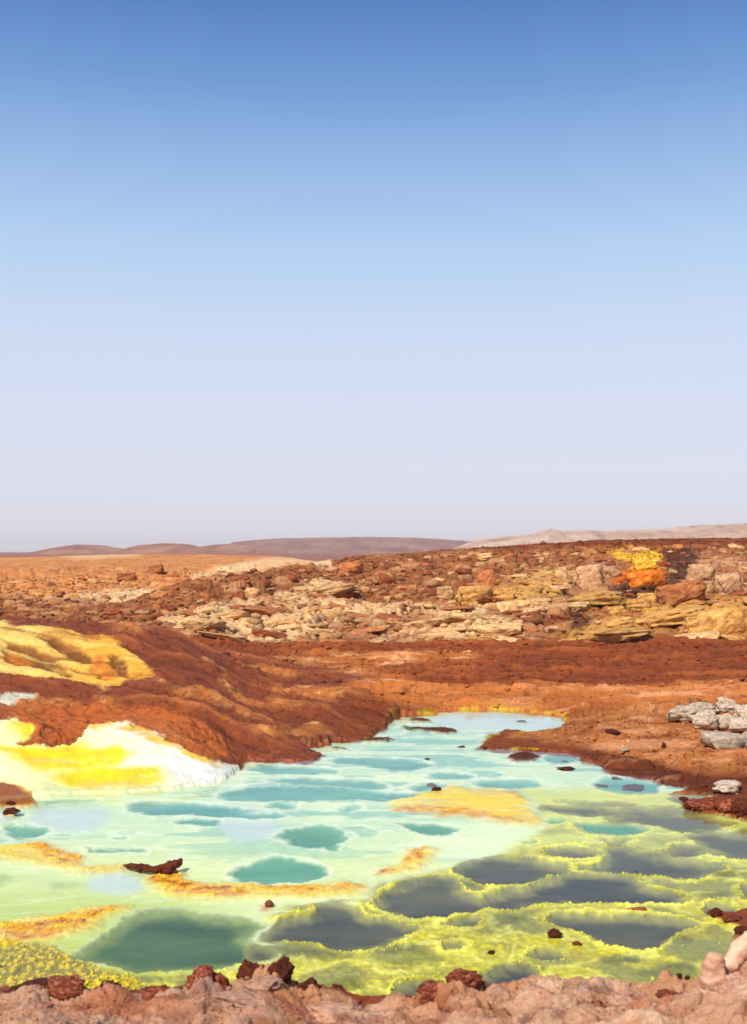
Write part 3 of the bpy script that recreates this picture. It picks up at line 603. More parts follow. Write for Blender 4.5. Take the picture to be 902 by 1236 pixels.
# far bank near the water with yellow
fe = sstep(-7, 0, water_s) * (~near) * (PY < 905) * (1 - mm)
lcx = mixc(lcx, lin(190, 160, 30), fe * sstep(-.1, .3, n2) * .8 * ((PX > 520) | (PX < 300) | (PX > 440)))
lcx = mixc(lcx, lin(84, 38, 24), sstep(-3, 3, isle_s) * (YY > 6.5) * .9 * sstep(-.9, -.2, n2) * (PX > 70))
lcx = mixc(lcx, lin(158, 86, 40), sstep(-3, 3, isle_s) * (YY > 6.5) * (PX <= 70))
lcx = mixc(lcx, lin(222, 170, 40), sstep(6, 0, isle_s) * (isle_s > -3) * (YY > 6.5) * (PX <= 70) * .8)
# ridge
rc = np.zeros_like(col) + lin(164, 98, 58)
rc = mixc(rc, lin(122, 64, 38), sstep(-.2, .5, n2))
rc = mixc(rc, lin(184, 116, 70), sstep(.55, .95, wr2[2]) * .7)
patch = sstep(.38, .56, wr[2] + .45 * n2)
rc = mixc(rc, c_cream, soft(S['cream'] + 8 * n1, -10, 12) * (.15 + .75 * patch))
rc = mixc(rc, c_ochre, soft(S['ochre'], -8, 10) * (.35 + .6 * patch))
rc = mixc(rc, c_pinkg, soft(S['pink'], -8, 10) * (.25 + .6 * sstep(.3, .6, wr2[2])))
rc = mixc(rc, lin(205, 158, 104), sstep(.8, .9, wr2[2] + .1 * n2) * .5)
rc = mixc(rc, lin(126, 52, 26), sstep(672, 660, PY) * (PX > 560) * .8)
rc = mixc(rc, lin(70, 30, 26), soft(S['zdark'], -6, 6) * .85)
rc = mixc(rc, lin(226, 150, 40), soft(S['speck'], -8, 8) * sstep(.1, .4, n3) * .8)
rc = mixc(rc, lin(208, 106, 28), soft(S['zorng'], -6, 3) * .9)
rc = mixc(rc, lin(252, 196, 50), soft(S['zyell'], -6, 3) * sstep(-.6, .1, n3) * .95)
crk = sstep(.10, .0, wr2[1] - wr2[0]) * .5 + sstep(.07, 0, wr[1] - wr[0]) * .4
rc = mixc(rc, lin(84, 38, 26), np.clip(crk, 0, 1))
bc = np.zeros_like(col) + lin(206, 134, 78); bc = mixc(bc, lin(160, 88, 50), sstep(-.1, .5, n2) * .8); bc = mixc(bc, lin(222, 166, 104), sstep(.0, .6, fbm(XX * .5, YY * 1.2, 4, 163)) * .7)
bc = mixc(bc, lin(228, 196, 146), soft(S['bcream'], -8, 8) * (.6 + .35 * sstep(-.3, .3, n2)))
bmask = back * sstep(31, 33.5, YY - sstep(250, 380, PX) * 4)
rc = mixc(rc, bc, bmask)
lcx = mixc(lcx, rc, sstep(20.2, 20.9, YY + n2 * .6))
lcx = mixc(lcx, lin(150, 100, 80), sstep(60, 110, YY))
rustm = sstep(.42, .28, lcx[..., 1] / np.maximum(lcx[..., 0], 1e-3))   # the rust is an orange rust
lcx = lcx * (1 - rustm[..., None]) + lcx * np.array([.98, 1.12, 1.0]) * rustm[..., None]
# foreground bank
bk = np.zeros_like(col) + lin(202, 154, 122)
bk = mixc(bk, lin(228, 194, 166), sstep(-.2, .6, n2) * .75)
bk = mixc(bk, lin(186, 118, 80), sstep(.05, .65, fbm(XX * 2.2, YY * 3, 4, 121)) * .85)
bk = mixc(bk, lin(178, 104, 56), sstep(0, .5, n3) * sstep(-.2, .5, n1) * .4)
bk = mixc(bk, lin(124, 62, 38), sstep(.22, .05, b1) * .5 + sstep(.18, .05, b2) * .2)
bk = mixc(bk, lin(86, 38, 24), sstep(.07, 0, W4[1] - W4[0]) * rug * .7)
bk = mixc(bk, lin(188, 128, 78), sstep(.1, .6, fbm(XX * 1.6 + 9, YY * 2, 4, 171)) * .6)
dk = sstep(-26, -8, water_s + n2 * 9 + sstep(600, 380, PX) * 8 - sstep(430, 560, PX) * 10) * (1 - .7 * sstep(.045, .075, bump_all) * sstep(-.4, .2, n3))
bk = mixc(bk, lin(112, 48, 28), dk * .85)
bk = mixc(bk, lin(150, 66, 34), dk * sstep(.1, .6, n3) * .7)
lcx = np.where(near[..., None], bk, lcx)
wetc = wet * np.where(near, sstep(1, 3, water_s), np.where(YY > 9, sstep(1.5, 5.5, water_s), sstep(0, 3, water_s)))
col = lcx * (1 - wetc[..., None]) + pc * wetc[..., None]
col *= (1 + (.10 * n3 + .06 * fine) * (1 - .75 * wetc * (1 - crust)))[..., None]
col = np.clip(col * (1 - .07 * np.maximum(wetc, mm * (1 - wetc)))[..., None], .004, .86)

# ------------------------------------------------------------------ materials
def new_mat(name):
    m = bpy.data.materials.new(name); m.use_nodes = True
    t = m.node_tree; b = t.nodes['Principled BSDF']
    return m, t, b
def N(t, typ, **kw):
    n = t.nodes.new(typ)
    for k, v in kw.items():
        if k in n.inputs: n.inputs[k].default_value = v
        else: setattr(n, k, v)
    return n
def ground_mat(name, rough=.9, bump=.5, s1=9, s2=45, dist=.02, spec=.2, v0=.70, v1=1.22):
    m, t, b = new_mat(name)
    a = N(t, 'ShaderNodeVertexColor'); a.layer_name = 'mineral'
    tc = N(t, 'ShaderNodeTexCoord')
    nz = N(t, 'ShaderNodeTexNoise', Scale=s1, Detail=8.0, Roughness=.65); nz2 = N(t, 'ShaderNodeTexNoise', Scale=s2, Detail=6.0, Roughness=.7)
    t.links.new(tc.outputs['Object'], nz.inputs['Vector']); t.links.new(tc.outputs['Object'], nz2.inputs['Vector'])
    mx = N(t, 'ShaderNodeMath', operation='MULTIPLY'); t.links.new(nz.outputs[0], mx.inputs[0]); t.links.new(nz2.outputs[0], mx.inputs[1])
    mr = N(t, 'ShaderNodeMapRange'); mr.inputs['From Min'].default_value = .12; mr.inputs['From Max'].default_value = .42
    mr.inputs['To Min'].default_value = v0; mr.inputs['To Max'].default_value = v1
    t.links.new(mx.outputs[0], mr.inputs['Value'])
    vm = N(t, 'ShaderNodeVectorMath', operation='SCALE'); t.links.new(a.outputs['Color'], vm.inputs[0]); t.links.new(mr.outputs[0], vm.inputs['Scale'])
    t.links.new(vm.outputs[0], b.inputs['Base Color'])
    b.inputs['Roughness'].default_value = rough; b.inputs['Specular IOR Level'].default_value = spec
    bp = N(t, 'ShaderNodeBump', Strength=bump, Distance=dist); t.links.new(mx.outputs[0], bp.inputs['Height']); t.links.new(bp.outputs[0], b.inputs['Normal'])
    return m
M_ground = ground_mat('ground_mineral', .92, .8, 4, 26, .05)
M_bed = ground_mat('pool_bed_mineral', .6, .2, 14, 70, .005, .3, .90, 1.08)
M_bank = ground_mat('salt_bank', .88, 1.0, 22, 110, .014, .2, .62, 1.25)
M_mound = ground_mat('salt_mound', .38, .22, 6, 30, .010, .5, .88, 1.08)
M_hill = ground_mat('wet_hill_crust', .7, 1.0, 3, 20, .05, .2)

def rock_mat(name, c1, c2, c3, scale=3.0, bump=.6, dist=.03):
    m, t, b = new_mat(name)
    tc = N(t, 'ShaderNodeTexCoord'); oi = N(t, 'ShaderNodeObjectInfo')
    ad = N(t, 'ShaderNodeVectorMath', operation='ADD'); sc_ = N(t, 'ShaderNodeVectorMath', operation='SCALE')
    cmb = N(t, 'ShaderNodeCombineXYZ')
    for i in range(3): t.links.new(oi.outputs['Random'], cmb.inputs[i])
    sc_.inputs['Scale'].default_value = 37; t.links.new(cmb.outputs[0], sc_.inputs[0])
    t.links.new(tc.outputs['Object'], ad.inputs[0]); t.links.new(sc_.outputs[0], ad.inputs[1])
    nz = N(t, 'ShaderNodeTexNoise', Scale=scale, Detail=9.0, Roughness=.68); t.links.new(ad.outputs[0], nz.inputs['Vector'])
    nz2 = N(t, 'ShaderNodeTexNoise', Scale=scale * 6, Detail=5.0, Roughness=.7); t.links.new(ad.outputs[0], nz2.inputs['Vector'])
    cr = N(t, 'ShaderNodeValToRGB'); e = cr.color_ramp.elements
    e[0].position = .32; e[0].color = (*c1, 1); e[1].position = .68; e[1].color = (*c3, 1)
    x = cr.color_ramp.elements.new(.5); x.color = (*c2, 1)
    t.links.new(nz.outputs[0], cr.inputs[0])
    hs = N(t, 'ShaderNodeHueSaturation'); mr = N(t, 'ShaderNodeMapRange'); mr.inputs['To Min'].default_value = .78; mr.inputs['To Max'].default_value = 1.18
    t.links.new(oi.outputs['Random'], mr.inputs[0]); t.links.new(mr.outputs[0], hs.inputs['Value']); t.links.new(cr.outputs[0], hs.inputs['Color'])
    t.links.new(hs.outputs[0], b.inputs['Base Color'])
    b.inputs['Roughness'].default_value = .9; b.inputs['Specular IOR Level'].default_value = .2
    mm_ = N(t, 'ShaderNodeMath', operation='MULTIPLY_ADD'); t.links.new(nz2.outputs[0], mm_.inputs[0]); mm_.inputs[1].default_value = .4; t.links.new(nz.outputs[0], mm_.inputs[2])
    bp = N(t, 'ShaderNodeBump', Strength=bump, Distance=dist); t.links.new(mm_.outputs[0], bp.inputs['Height']); t.links.new(bp.outputs[0], b.inputs['Normal'])
    return m
RM = {
 'cream': rock_mat('rock_cream', lin(150, 92, 56), lin(212, 166, 110), lin(236, 206, 152)),
 'ochre': rock_mat('rock_ochre', lin(138, 84, 44), lin(202, 150, 82), lin(226, 182, 108)),
 'orange': rock_mat('rock_orange', lin(128, 66, 36), lin(184, 112, 64), lin(216, 150, 94)),
 'pink': rock_mat('rock_pink', lin(128, 80, 56), lin(188, 144, 102), lin(218, 178, 134)),
 'brown': rock_mat('rock_brown', lin(84, 40, 26), lin(146, 76, 46), lin(188, 112, 70)),
 'dark': rock_mat('rock_dark', lin(50, 22, 16), lin(94, 42, 26), lin(140, 70, 44), 4, .9, .02),
 'grey': rock_mat('rock_pale_grey', lin(150, 118, 92), lin(212, 192, 168), lin(232, 218, 200), 4, .9, .03),
 'salt': rock_mat('rock_pink_salt', lin(160, 96, 70), lin(214, 164, 134), lin(236, 198, 172), 5, .8, .02),
 'crust': rock_mat('rock_rust_crust', lin(74, 28, 16), lin(146, 68, 40), lin(214, 146, 112), 3.0, 1.0, .02),
 'yellow': rock_mat('rock_sulphur', lin(224, 134, 30), lin(248, 186, 46), lin(252, 228, 130), 4, .8, .02),
 'bright': rock_mat('rock_wet_orange', lin(150, 66, 22), lin(214, 112, 34), lin(246, 170, 60), 3, .6, .03),
}

# water: a clear sheet over the mineral bed
m_w, t, b = new_mat('pool_water')
t.nodes.remove(b); out = t.nodes['Material Output']
fr = N(t, 'ShaderNodeFresnel', IOR=1.33); tr_ = N(t, 'ShaderNodeBsdfTransparent'); gl = N(t, 'ShaderNodeBsdfGlossy', Roughness=.06)
tr_.inputs[0].default_value = (.95, .99, .97, 1)
tc = N(t, 'ShaderNodeTexCoord'); mp = N(t, 'ShaderNodeMapping'); mp.inputs['Scale'].default_value = (3, 9, 3)
nz = N(t, 'ShaderNodeTexNoise', Scale=1.5, Detail=4.0); bp = N(t, 'ShaderNodeBump', Strength=.12, Distance=.01)
t.links.new(tc.outputs['Object'], mp.inputs[0]); t.links.new(mp.outputs[0], nz.inputs['Vector']); t.links.new(nz.outputs[0], bp.inputs['Height'])
t.links.new(bp.outputs[0], gl.inputs['Normal']); t.links.new(bp.outputs[0], fr.inputs['Normal'])
ms = N(t, 'ShaderNodeMixShader'); t.links.new(fr.outputs[0], ms.inputs[0]); t.links.new(tr_.outputs[0], ms.inputs[1]); t.links.new(gl.outputs[0], ms.inputs[2])
t.links.new(ms.outputs[0], out.inputs['Surface'])

# ------------------------------------------------------------------ mesh builders
def mesh_from(name, V, Fc, colr=None, smooth=True):
    me = bpy.data.meshes.new(name)
    V = np.asarray(V, np.float32); Fc = np.asarray(Fc, np.int32)
    me.vertices.add(len(V)); me.vertices.foreach_set('co', V.ravel())
    k = Fc.shape[1]
    me.loops.add(Fc.size); me.loops.foreach_set('vertex_index', Fc.ravel())
    me.polygons.add(len(Fc)); me.polygons.foreach_set('loop_start', np.arange(0, Fc.size, k, dtype=np.int32))
    me.polygons.foreach_set('loop_total', np.full(len(Fc), k, np.int32))
    if smooth: me.polygons.foreach_set('use_smooth', np.ones(len(Fc), bool))
    me.update(calc_edges=True)
    if colr is not None:
        at = me.color_attributes.new('mineral', 'FLOAT_COLOR', 'POINT')
        at.data.foreach_set('color', np.concatenate([colr, np.ones((len(colr), 1))], 1).astype(np.float32).ravel())
    return me
def link(name, me, mat=None, parent=None, kind=None, label=None, cat=None, group=None, loc=None, rot=None, scale=None):
    o = bpy.data.objects.new(name, me); sc.collection.objects.link(o)
    if mat is not None:
        if not me.materials: me.materials.append(None)
        o.material_slots[0].link = 'OBJECT'; o.material_slots[0].material = mat
    if parent: o.parent = parent
    if kind: o['kind'] = kind
    if label: o['label'] = label
    if cat: o['category'] = cat
    if group: o['group'] = group
    if loc is not None: o.location = loc
    if rot is not None: o.rotation_euler = rot
    if scale is not None: o.scale = scale
    return o

nr, nc = XX.shape
VERT = np.stack([XX, YY, Z], -1).reshape(-1, 3); CFLAT = col.reshape(-1, 3)
idx = np.arange(nr * nc).reshape(nr, nc)
quads = np.stack([idx[:-1, :-1], idx[:-1, 1:], idx[1:, 1:], idx[1:, :-1]], -1).reshape(-1, 4)
cell = lambda a: a[:-1, :-1].reshape(-1)
cls = np.zeros(len(quads), int)                                  # 0 ground
cls[cell(YY > 20.6) & cell(YY < 62)] = 1                          # rocky ridge
cls[cell(hillm > .5) & cell(YY < 19) & ~cell(wetb)] = 2   # brown hill
cls[cell((S['terr'] > 0) & (YY < 16.5) & (YY > 12) & (PX < 230))] = 3
cls[cell((S['mound'] > 0) & (YY < 10.6) & (YY > 8) & (PX < 300))] = 4
cls[cell(near)] = 5
cls[cell(wetb)] = 6
for k, (nm, mat) in enumerate([('ground', M_ground), ('ridge', M_ground), ('hill', M_hill), ('sulphur_terrace', M_ground), ('salt_mound', M_mound), ('shore_bank', M_bank), ('pool_bed', M_bed)]):
    q = quads[cls == k]
    if not len(q): continue
    used, inv = np.unique(q, return_inverse=True)
    link(nm, mesh_from(nm, VERT[used], inv.reshape(q.shape), CFLAT[used]), mat, kind='structure')
# water sheet
wg = np.array([[x, y, 0] for y in (4.55, 14.1) for x in (-16, 16)], float)
link('water', mesh_from('water', wg, [[0, 1, 3, 2]], None, False), m_w, kind='structure')

def height(x, y):
    """ground height under a world point"""
    px = x * F / y + CX
    j = np.searchsorted(ys, y) - 1; i = np.searchsorted(pxs, px) - 1
    j = min(max(j, 0), nr - 2); i = min(max(i, 0), nc - 2)
    fy = (y - ys[j]) / (ys[j + 1] - ys[j]); fx = (px - pxs[i]) / (pxs[i + 1] - pxs[i])
    return float((Z[j, i] * (1 - fx) + Z[j, i + 1] * fx) * (1 - fy) + (Z[j + 1, i] * (1 - fx) + Z[j + 1, i + 1] * fx) * fy)
def place(px, py, lo=4.0, hi=60.0):
    """world point where the ground meets the sight line through a photo pixel"""
    i = int(np.clip(np.searchsorted(pxs, px), 0, nc - 1))
    rows = HY + (EYE - Z[:, i]) * F / ys
    ok = (ys > lo) & (ys < hi) & (rows <= py)
    j = int(np.argmax(ok))
    return (px - CX) * ys[j] / F, float(ys[j]), float(Z[j, i])

# ------------------------------------------------------------------ far hills
def hill_range(name, crest, Yd, depth, base_z, color, mat, rough=.6, seed=0):
    """a range of low hills: crest given as (photo column, photo row), at distance Yd"""
    cx = np.array([c[0] for c in crest], float); cyr = np.array([c[1] for c in crest], float)
    pxr = np.arange(cx[0], cx[-1] + .1, 2.0); nrow = 26
    s = np.linspace(-1, 1, nrow)
    P_, S_ = np.meshgrid(pxr, s)
    Yv = Yd + S_ * depth
    Xv = (P_ - CX) * Yd / F * (1 + 0 * S_)
    h = EYE - (np.interp(P_, cx, cyr) - HY - rough * 1.1 * np.abs(fbm(P_ * .055, P_ * 0, 4, seed + 21))) * Yd / F
    sh = np.cos(S_ * math.pi / 2) ** 1.3
    sc1 = 30.0 / Yd * 3
    nz = fbm(Xv * sc1 * .05, Yv * sc1 * .08, 5, seed)
    Zv = base_z + (h - base_z) * sh * (1 - .10 * np.abs(nz) * (1 - sh)) + nz * sh * (1 - .8 * sh ** 4) * (h - base_z) * .22 * rough + rough * .25 * pnoise(Xv * .5, Yv * .1, seed + 5) * sh * Yd / 600
    V = np.stack([Xv, Yv, Zv], -1).reshape(-1, 3)
    a, b_ = Xv.shape; id_ = np.arange(a * b_).reshape(a, b_)
    q = np.stack([id_[:-1, :-1], id_[:-1, 1:], id_[1:, 1:], id_[1:, :-1]], -1).reshape(-1, 4)
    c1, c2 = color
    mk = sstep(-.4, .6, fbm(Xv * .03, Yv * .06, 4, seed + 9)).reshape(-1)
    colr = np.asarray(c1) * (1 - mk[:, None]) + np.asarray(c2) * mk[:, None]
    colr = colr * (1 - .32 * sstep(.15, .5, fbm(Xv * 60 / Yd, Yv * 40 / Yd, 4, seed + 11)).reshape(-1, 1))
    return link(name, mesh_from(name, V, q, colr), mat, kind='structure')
M_far = ground_mat('far_hill_ground', .95, 1.0, .08, .4, 3.0)
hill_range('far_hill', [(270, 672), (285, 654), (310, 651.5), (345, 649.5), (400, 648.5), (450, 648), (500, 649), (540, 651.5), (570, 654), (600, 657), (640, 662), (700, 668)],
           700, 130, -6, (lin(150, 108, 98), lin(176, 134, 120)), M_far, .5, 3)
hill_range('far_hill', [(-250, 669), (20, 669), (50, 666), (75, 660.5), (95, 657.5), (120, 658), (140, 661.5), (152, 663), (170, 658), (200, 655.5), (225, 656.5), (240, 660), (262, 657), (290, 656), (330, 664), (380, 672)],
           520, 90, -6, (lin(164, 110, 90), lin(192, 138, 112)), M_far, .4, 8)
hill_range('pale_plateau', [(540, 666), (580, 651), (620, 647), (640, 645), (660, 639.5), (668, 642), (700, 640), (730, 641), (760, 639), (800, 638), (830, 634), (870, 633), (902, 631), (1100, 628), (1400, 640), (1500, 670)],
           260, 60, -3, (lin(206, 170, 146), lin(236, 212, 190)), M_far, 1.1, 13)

# ------------------------------------------------------------------ rocks
def ico(sub):
    import bmesh
    bm = bmesh.new(); bmesh.ops.create_icosphere(bm, subdivisions=sub, radius=1)
    V = np.array([v.co[:] for v in bm.verts]); Fa = np.array([[v.index for v in f.verts] for f in bm.faces]); bm.free()
    return V, Fa
ICO = {k: ico(k) for k in (1, 2, 3, 4)}
def n3d(V, s, seed): return (pnoise(V[:, 0] * s + 3.1, V[:, 1] * s + V[:, 2] * s * .7, seed) + pnoise(V[:, 1] * s - 2, V[:, 2] * s - V[:, 0] * s * .6, seed + 1) + pnoise(V[:, 2] * s, V[:, 0] * s + V[:, 1] * s * .5, seed + 2)) / 2
def rock_shape(seed, sub=3, planes=9, rough=.12, lumpy=0.0, smooth=False):
    r = np.random.default_rng(seed); V, Fa = ICO[sub]; V = V.copy()
    for k in range(planes):
        n = r.normal(size=3); n /= np.linalg.norm(n); d = r.uniform(.55, .85)
        dd = V @ n - d; V -= np.outer(np.where(dd > 0, dd * .92, 0), n)
    L = np.linalg.norm(V, axis=1, keepdims=True); Dn = V / L
    V = V + Dn * (rough * n3d(V, 2.3, seed) + rough * .55 * n3d(V, 6, seed + 9))[:, None]
    if lumpy: V = V + Dn * (lumpy * (np.abs(n3d(V, 2.0, seed + 5)) - .3) + lumpy * .35 * (np.abs(n3d(V, 5.0, seed + 6)) - .2) + lumpy * .14 * np.abs(n3d(V, 11.0, seed + 7)))[:, None]
    return mesh_from('rock', V, Fa, None, smooth or sub >= 4)
def hull_shape(seed, npts=16, flat=1.0, cuts=1, rough=.05, fine_=0):
    """angular broken block: hull of points in a box, edges worn a little"""
    import bmesh
    r = np.random.default_rng(seed); bm = bmesh.new()
    P = r.uniform(-1, 1, (npts, 3)); P = np.sign(P) * np.abs(P) ** .72; P[:, 0] *= 1.05; P[:, 1] *= .9
    P *= (1 / np.maximum(1, np.linalg.norm(P[:, :2], axis=1) / 1.12))[:, None]
    for p in P: bm.verts.new(p)
    res = bmesh.ops.convex_hull(bm, input=bm.verts)
    for v in [v for v in bm.verts if not v.link_faces]: bm.verts.remove(v)
    bmesh.ops.bevel(bm, geom=list(bm.edges), offset=.07, segments=1, affect='EDGES')
    bmesh.ops.triangulate(bm, faces=bm.faces[:])
    if cuts: bmesh.ops.subdivide_edges(bm, edges=bm.edges[:], cuts=cuts, use_grid_fill=True)
    bmesh.ops.triangulate(bm, faces=bm.faces[:])
    bm.verts.index_update()
    V = np.array([v.co[:] for v in bm.verts]); Fa = np.array([[v.index for v in f.verts] for f in bm.faces]); bm.free()
    L = np.linalg.norm(V, axis=1, keepdims=True) + 1e-6
    V = V + V / L * (rough * n3d(V, 1.7, seed) + rough * .8 * n3d(V, 5, seed + 9) + fine_ * (n3d(V, 9, seed + 3) + np.abs(n3d(V, 16, seed + 4))))[:, None]
    # a layered edge: the sides step in and out with height
    V[:, :2] *= (1 + .05 * np.sin(V[:, 2] * 9 + seed))[:, None]
    return mesh_from('rock', V, Fa, None, False)
BIGSLAB = [hull_shape(700 + k, 30, 1, 3, .12, .035) for k in range(6)]
BIGBOULD = [hull_shape(800 + k, 40, 1, 3, .14, .05) for k in range(6)]
SLABS = [hull_shape(100 + k, 26, 1, 1, .10) for k in range(9)]
BOULD = [hull_shape(200 + k, 34, 1, 1, .10) for k in range(5)] + [rock_shape(200 + k, 3, 14, .16) for k in range(3)]
ROUGH = [rock_shape(400 + k, 3, 10, .24, .12) for k in range(9)]
LUMPS = [rock_shape(300 + k, 4, 7, .22, .34) for k in range(9)]

def rock(name, shapes, mat, x, y, z, sx, sy, sz, label, cat='rock', group=None, rz=None, tilt=.12, rnd=random):
    me = rnd.choice(shapes)
    return link(name, me, RM[mat], label=label, cat=cat, group=group, loc=(x, y, z), scale=(sx, sy, sz),
                rot=(rnd.uniform(-tilt, tilt), rnd.uniform(-tilt, tilt) - (.10 if y > 20 else 0), rnd.uniform(0, 6.28) if rz is None else rz))
def named(px, py, wpx, hpx, shapes, mat, label, name='boulder', cat='boulder', lo=4.0, hi=60, flat=.8, sink=.25, rz=None, tilt=.1, group=None):
    """rock whose visible base centre is at a photo pixel; width and height in photo pixels"""
    x, y, z = place(px, py, lo, hi)
    w = wpx * y / F / 2; h = hpx * y / F / 2
    return rock(name, shapes, mat, x, y + w * flat * .5, z + h * (1 - sink * 2), w * 1.05, w * flat, h * 1.15, label, cat, group, rz if rz is not None else random.uniform(-.3, .3), tilt)

# big rocks of the ridge that can be told apart
BIG = [
 (782, 708, 44, 22, BOULD, 'bright', 'round orange boulder below the bright yellow sulphur crust on the ridge'),
 (779, 690, 34, 16, LUMPS, 'yellow', 'bright yellow sulphur crust lump on top of the orange boulder'),
 (712, 708, 34, 26, BOULD, 'pink', 'pale pointed boulder left of the orange boulder on the ridge'),
 (718, 730, 70, 18, SLABS, 'ochre', 'broad pale ochre slab below the pale pointed boulder'),
 (690, 742, 50, 14, SLABS, 'cream', 'cream slab under the left end of the broad ochre slab'),
 (782, 727, 22, 12, BOULD, 'ochre', 'small round ochre boulder under the orange boulder'),
 (748, 742, 24, 12, BOULD, 'ochre', 'left one of two ochre boulders above the long ochre slabs'),
 (772, 740, 28, 13, BOULD, 'ochre', 'right one of two ochre boulders above the long ochre slabs'),
 (808, 757, 92, 20, SLABS, 'ochre', 'long flat ochre slab in the upper row at the foot of the ridge'),
 (753, 773, 96, 17, SLABS, 'ochre', 'long pointed ochre slab lying lowest at the foot of the ridge'),
 (748, 758, 36, 13, SLABS, 'ochre', 'blunt ochre block between the two long ochre slabs'),
 (825, 726, 66, 26, BOULD, 'orange', 'tilted brown orange slab right of the small round ochre boulder'),
 (880, 765, 62, 34, BOULD, 'ochre', 'large ochre boulder at the right edge at the foot of the ridge'),
 (846, 765, 34, 24, BOULD, 'ochre', 'ochre boulder beside the large one near the right edge'),
 (880, 716, 36, 24, BOULD, 'pink', 'grey pink boulder high on the ridge at the right edge'),
 (848, 700, 34, 22, BOULD, 'pink', 'grey pink boulder right of the dark hollow near the yellow crust'),
 (852, 715, 20, 14, BOULD, 'pink', 'small round grey boulder below the grey pink boulder by the dark hollow'),
 (588, 708, 20, 22, BOULD, 'orange', 'upright rounded orange boulder on the mid ridge'),
 (572, 726, 44, 20, BOULD, 'ochre', 'wide ochre boulder left of the upright orange boulder'),
 (609, 722, 26, 14, BOULD, 'ochre', 'small ochre boulder right of the upright orange boulder'),
 (538, 722, 20, 16, BOULD, 'cream', 'cream triangular boulder at the left end of the ochre boulders'),
 (424, 692, 30, 14, BOULD, 'orange', 'rounded tan boulder under the dark ledge at the upper left of the ridge'),
 (406, 716, 48, 14, SLABS, 'cream', 'bright cream slab on the upper left slope of the ridge'),
 (586, 678, 18, 8, BOULD, 'cream', 'pale boulder near the ridge crest above the orange boulders'),
 (622, 738, 40, 14, SLABS, 'cream', 'cream slab right of the red patch low on the ridge'),
 (604, 769, 62, 18, SLABS, 'cream', 'long whitish slab at the foot of the ridge left of the ochre slabs'),
 (340, 756, 50, 12, SLABS, 'cream', 'pale cream slab low on the left slope of the ridge'),
 (520, 756, 46, 10, SLABS, 'cream', 'thin cream slab low in the middle of the ridge'),
 (245, 762, 50, 13, SLABS, 'cream', 'cream slab lowest at the left end of the rocky ridge'),
 (280, 748, 44, 11, SLABS, 'cream', 'cream slab above the lowest one at the left end of the ridge'),
 (188, 692, 18, 10, BOULD, 'orange', 'tan boulder standing on the far orange hillside at left'),
 (152, 700, 22, 9, BOULD, 'orange', 'low orange boulder left of the tan boulder on the far hillside'),
]
taken = []
for (px, py, w, h, shp, mat, lab) in BIG:
    lo = 20.0 if not lab.endswith('hillside at left') and 'far hillside' not in lab else 33
    named(px, py, w, h, BIGSLAB if shp is SLABS else BIGBOULD if shp is BOULD else shp, mat, lab, 'flat_rock' if shp is SLABS else 'boulder', 'flat rock' if shp is SLABS else 'boulder', lo, 60, .7, .2)
    taken.append((px, py - h / 2, w / 2, h / 2))

# the many others, coloured by the ground they came from
LANDMARK = [  # places one can find, for telling the small rocks apart
 (779, 690, 'the bright yellow sulphur crust'), (782, 705, 'the round orange boulder'), (712, 700, 'the pale pointed boulder'), (718, 728, 'the broad pale ochre slab'),
 (808, 752, 'the upper long ochre slab'), (753, 773, 'the lowest long ochre slab'), (825, 718, 'the tilted brown slab'), (880, 755, 'the large ochre boulder at the right edge'),
 (588, 700, 'the upright orange boulder'), (572, 722, 'the wide ochre boulder'), (538, 715, 'the cream triangular boulder'), (424, 688, 'the rounded tan boulder'),
 (406, 712, 'the bright cream slab'), (586, 673, 'the pale crest boulder'), (604, 765, 'the long whitish slab'), (340, 752, 'the low left cream slab'), (520, 753, 'the thin cream slab'),
 (245, 758, 'the lowest slab at the left end'), (188, 685, 'the standing tan boulder on the far hillside'), (152, 697, 'the low orange boulder on the far hillside'),
 (848, 692, 'the grey pink boulder'), (650, 690, 'the red gully under the crest'), (480, 690, 'the dark red slope under the crest'), (300, 715, 'the dark rubble slope'), (60, 700, 'the far left orange slope'), (60, 735, 'the yellow terrace top'), (670, 755, 'the dark gap beside the ochre slabs')]
def where(px, py):
    a, b_, nm_ = min(LANDMARK, key=lambda l: (l[0] - px) ** 2 + ((l[1] - py) * 2.2) ** 2)
    dx, dy = px - a, (py - b_) * 2.2
    if abs(dx) < 9 and abs(dy) < 9: d_ = 'at'
    elif abs(dx) > 2.2 * abs(dy): d_ = 'left of' if dx < 0 else 'right of'
    elif abs(dy) > 2.2 * abs(dx): d_ = 'above' if dy < 0 else 'below'
    else: d_ = ('above' if dy < 0 else 'below') + (' and left of' if dx < 0 else ' and right of')
    r_ = math.hypot(dx, dy)
    return ('close ' if 9 < r_ < 32 and d_ != 'at' else 'well ' if r_ > 60 else '') + d_ + ' ' + nm_
rr = random.Random(21)
def zone_at(px, py):
    g = lambda k: float(samp(RAS[k], np.array([px]), np.array([py]))[0])
    if g('zyell') > -2 or g('zorng') > -3: return None
    if px < 380:
        sil = np.interp(px, [0, 120, 149, 193, 222, 265, 323, 382], [760, 746, 734, 723, 710, 699, 688, 683])
        if py < sil - 1: return 'back'
    if g('cream') > 0: return 'cream'
    if g('ochre') > 0: return 'ochre'
    if g('pink') > 0: return 'pink'
    return 'brown'
count = 0; tries = 0; spots = []; used = set()
